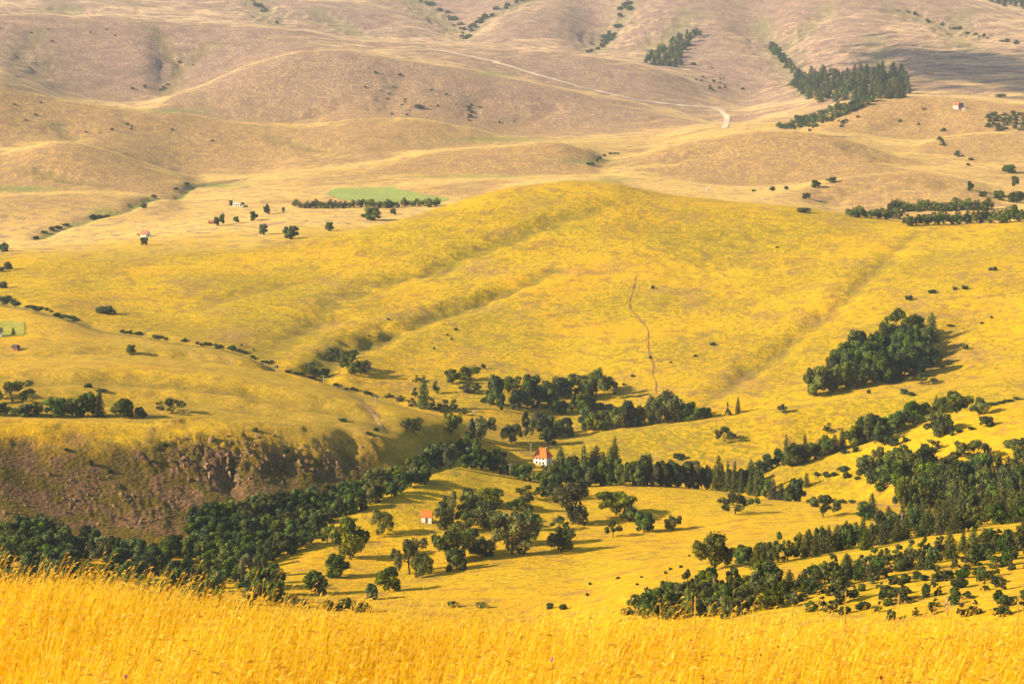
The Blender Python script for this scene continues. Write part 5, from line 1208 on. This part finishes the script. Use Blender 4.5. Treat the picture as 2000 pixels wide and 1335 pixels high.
def grass():
    R = np.random.default_rng(99)
    n = 112000
    half = math.radians(18.5)
    r = np.sqrt(R.uniform(7.5 ** 2, 26.5 ** 2, n)); az = R.uniform(-half, half, n)
    # a few tussocks: pull stalks together
    x = r * np.sin(az); y = r * np.cos(az)
    x += perlin(x / .35, y / .35) * .12; y += perlin(x / .35 + 9, y / .35) * .12
    z = bil(H, np.arctan2(x, y), np.hypot(x, y))
    dens = fbm(x / 1.6, y / 1.6, 3)
    h = GRASS_H * R.normal(0.96, .14, n).clip(.5, 1.40) * (1 + .16 * dens)
    tall = R.random(n) < .13; h = h * np.where(tall, R.uniform(1.08, 1.36, n), 1.0)
    lean = np.stack([.16 + .10 * R.normal(size=n) + .10 * perlin(x / 2.5, y / 2.5), .10 * R.normal(size=n)], -1) * h[:, None]
    wdt = R.uniform(.0016, .0030, n) * (0.65 + r / 26)
    fa = R.uniform(0, np.pi, n); sx, sy = np.cos(fa), np.sin(fa)
    B = np.stack([x, y, z], -1)
    V = []; T = []; HD = []; Fc = []
    tone = np.clip(.45 + .25 * R.normal(size=n) + .35 * dens, 0, 1)
    ks = (0.0, .45, .8, 1.0); nvs = len(ks) * 2
    pts = []
    for kk in ks:
        c = B + np.stack([lean[:, 0] * kk ** 2.2, lean[:, 1] * kk ** 2.2, h * kk * (1 - .06 * kk)], -1)
        w = wdt * (1 - .55 * kk)
        pts += [c - np.stack([sx * w, sy * w, 0 * w], -1), c + np.stack([sx * w, sy * w, 0 * w], -1)]
    S = np.stack(pts, 1)                                        # n, 8, 3
    V.append(S.reshape(-1, 3)); T.append(np.repeat(tone, nvs)); HD.append(np.zeros(n * nvs))
    o = np.arange(n)[:, None] * nvs
    for i in range(3): Fc.append(o + np.array([[2 * i, 2 * i + 1, 2 * i + 3, 2 * i + 2]]))
    base = n * nvs
    tip = B + np.stack([lean[:, 0], lean[:, 1], h * .94], -1)
    # nodding seed heads: three crossed leaf-shaped faces each
    hasH = (R.random(n) < .42) | tall
    tp = tip[hasH]; m = len(tp); hl = R.uniform(.025, .05, m) * np.where(tall[hasH], 1.25, 1.0); hw = hl * R.uniform(.08, .14, m)
    dirx = lean[hasH] / (np.linalg.norm(lean[hasH], axis=1, keepdims=True) + 1e-6)
    nod = R.uniform(.2, 1.0, m)
    ax = np.stack([dirx[:, 0] * nod, dirx[:, 1] * nod, R.uniform(-.15, 1.0, m)], -1); ax /= np.linalg.norm(ax, axis=1, keepdims=True)
    for q in range(2):
        ref = R.normal(size=(m, 3)); sd = np.cross(ax, ref); sd /= np.linalg.norm(sd, axis=1, keepdims=True) + 1e-9
        a0 = tp - ax * (hl * .15)[:, None]; a1 = tp + ax * (hl * .45)[:, None]; a2 = tp + ax * hl[:, None] - np.stack([0 * hl, 0 * hl, hl * .15], -1)
        Q = np.stack([a0, a1 + sd * hw[:, None], a2, a1 - sd * hw[:, None]], 1)
        V.append(Q.reshape(-1, 3)); T.append(np.repeat(tone[hasH], 4)); HD.append(np.ones(m * 4))
        Fc.append(base + np.arange(m * 4).reshape(m, 4)); base += m * 4
    # leaf blades lower down
    nb = 30000; ii = R.integers(0, n, nb)
    c0 = B[ii] + np.stack([R.normal(0, .03, nb), R.normal(0, .03, nb), h[ii] * R.uniform(0, .45, nb)], -1)
    an = R.uniform(0, 2 * np.pi, nb); bl = R.uniform(.15, .34, nb); bw = R.uniform(.002, .0038, nb) * (0.65 + r[ii] / 26)
    d = np.stack([np.cos(an) * .45 + .2, np.sin(an) * .45, np.full(nb, .9)], -1)
    s2 = np.stack([-np.sin(an), np.cos(an), 0 * an], -1) * bw[:, None]
    c1 = c0 + d * (bl * .55)[:, None]; c2 = c0 + d * bl[:, None] * np.array([1.35, 1.35, .8])
    Q = np.stack([c0 - s2, c0 + s2, c1 + s2 * .9, c1 - s2 * .9], 1)
    V.append(Q.reshape(-1, 3)); T.append(np.repeat(np.clip(tone[ii] + R.normal(0, .2, nb), 0, 1), 4)); HD.append(np.zeros(nb * 4))
    Fc.append(base + np.arange(nb * 4).reshape(nb, 4)); base += nb * 4
    Q = np.stack([c1 - s2 * .9, c1 + s2 * .9, c2 + s2 * .15, c2 - s2 * .15], 1)
    V.append(Q.reshape(-1, 3)); T.append(np.repeat(np.clip(tone[ii], 0, 1), 4)); HD.append(np.zeros(nb * 4))
    Fc.append(base + np.arange(nb * 4).reshape(nb, 4)); base += nb * 4
    me = mesh_np('tall_grass', np.concatenate(V), np.concatenate(Fc), M_GRASS)
    for nm, A in (('tone', np.concatenate(T)), ('head', np.concatenate(HD))):
        at = me.attributes.new(nm, 'FLOAT', 'POINT'); at.data.foreach_set('value', A.astype(np.float32))
    tag(link('tall_grass', me), 'tall ripe golden grass with nodding seed heads on the knoll', 'grass', kind='stuff')
grass()

# tall dry flower stalks that stand above the grass
M_STALK = simple('dry_stalk', (0.62, 0.36, 0.06), (0.45, 0.25, 0.05), 20.0)
def stalk(px, ytop, r, label):
    a, t = pix(px, ytop); a = float(a); t = float(t); top = CAMZ + r * t
    x, y = r * math.sin(a), r * math.cos(a); g = ground_z(x, y); h = max(.5, top - g)
    e = empty('mullein_stalk', (x, y, g)); R = random.Random(px)
    link('stem', MB().tube([(0, 0, -.03), (.01, 0, h * .5), (.0, .01, h * .8)], [.005, .004, .004], 6).mesh('stem', M_STALK, True), e)
    sp = MB(); pts = [(.0, .01, h * .62), (.0, .01, h * .7), (0, .01, h * .85), (.004, .01, h)]
    sp.tube(pts, [.003, .005, .0045, .002], 7)
    for _ in range(60):
        u = R.random(); z = h * (.64 + .34 * u); q = R.uniform(0, 6.28); rr_ = .007 * (1 - .5 * u)
        sp.box((math.cos(q) * rr_, .01 + math.sin(q) * rr_, z), (.006, .006, .010), q)
    link('flower_spike', sp.mesh('flower_spike', M_STALK), e)
    tag(e, label, 'stalk', 'dry mullein stalks above the grass')
LSTK = 'tall dry mullein stalk standing above the golden grass'
for px, yt, r in ((1358, 1162, 18.5), (1652, 1152, 17.5), (1756, 1158, 19.0), (1990, 1162, 18.0), (1548, 1180, 20.0)): stalk(px, yt, r, LSTK)
# thistle heads, reddish and purple
M_THIS = simple('purple_thistle', (0.45, 0.12, 0.30), (0.35, 0.09, 0.2), 30.0)
M_DOCK = simple('rust_brown_dock', (0.22, 0.045, 0.012), (0.16, 0.035, 0.012), 30.0)
def floret(px, py, r, mat, nm, label, cat, s=.02):
    a, t = pix(px, py); a = float(a); t = float(t); x, y, z = r * math.sin(a), r * math.cos(a), CAMZ + r * t
    g = ground_z(x, y); e = empty(nm, (x, y, g)); hh = z - g
    link('stem', MB().tube([(0, 0, -.02), (.01, 0, hh * .5), (0, 0, hh)], [.004, .003, .003], 5).mesh('stem', M_STALK), e)
    link('flower_head', MB().tube([(0, 0, hh - s), (0, 0, hh - s * .4), (0, 0, hh + s * .4), (0, 0, hh + s)], [s * .3, s * .9, s, s * .4], 8).mesh('flower_head', mat, True), e)
    tag(e, label, cat, label.split(' in ')[0] + 's' if cat == 'dock' else None)
floret(1078, 1287, 12.5, M_THIS, 'thistle', 'purple thistle head low in the golden grass', 'thistle', .013)
floret(245, 1320, 11.5, M_THIS, 'thistle', 'pinkish thistle head among the golden stems at the knoll edge', 'thistle', .011)
for px, py in ((1720, 1322), (1373, 1322)): floret(px, py, 11.5, M_DOCK, 'dock_plant', 'rust brown dock head in the golden grass', 'dock', .012)
for px, py in ((1350, 1250), (1483, 1266), (1520, 1262), (1542, 1268), (1486, 1278)): floret(px, py, 14.5, M_DOCK, 'dock_plant', 'rust brown dock head in the golden grass', 'dock', .009)
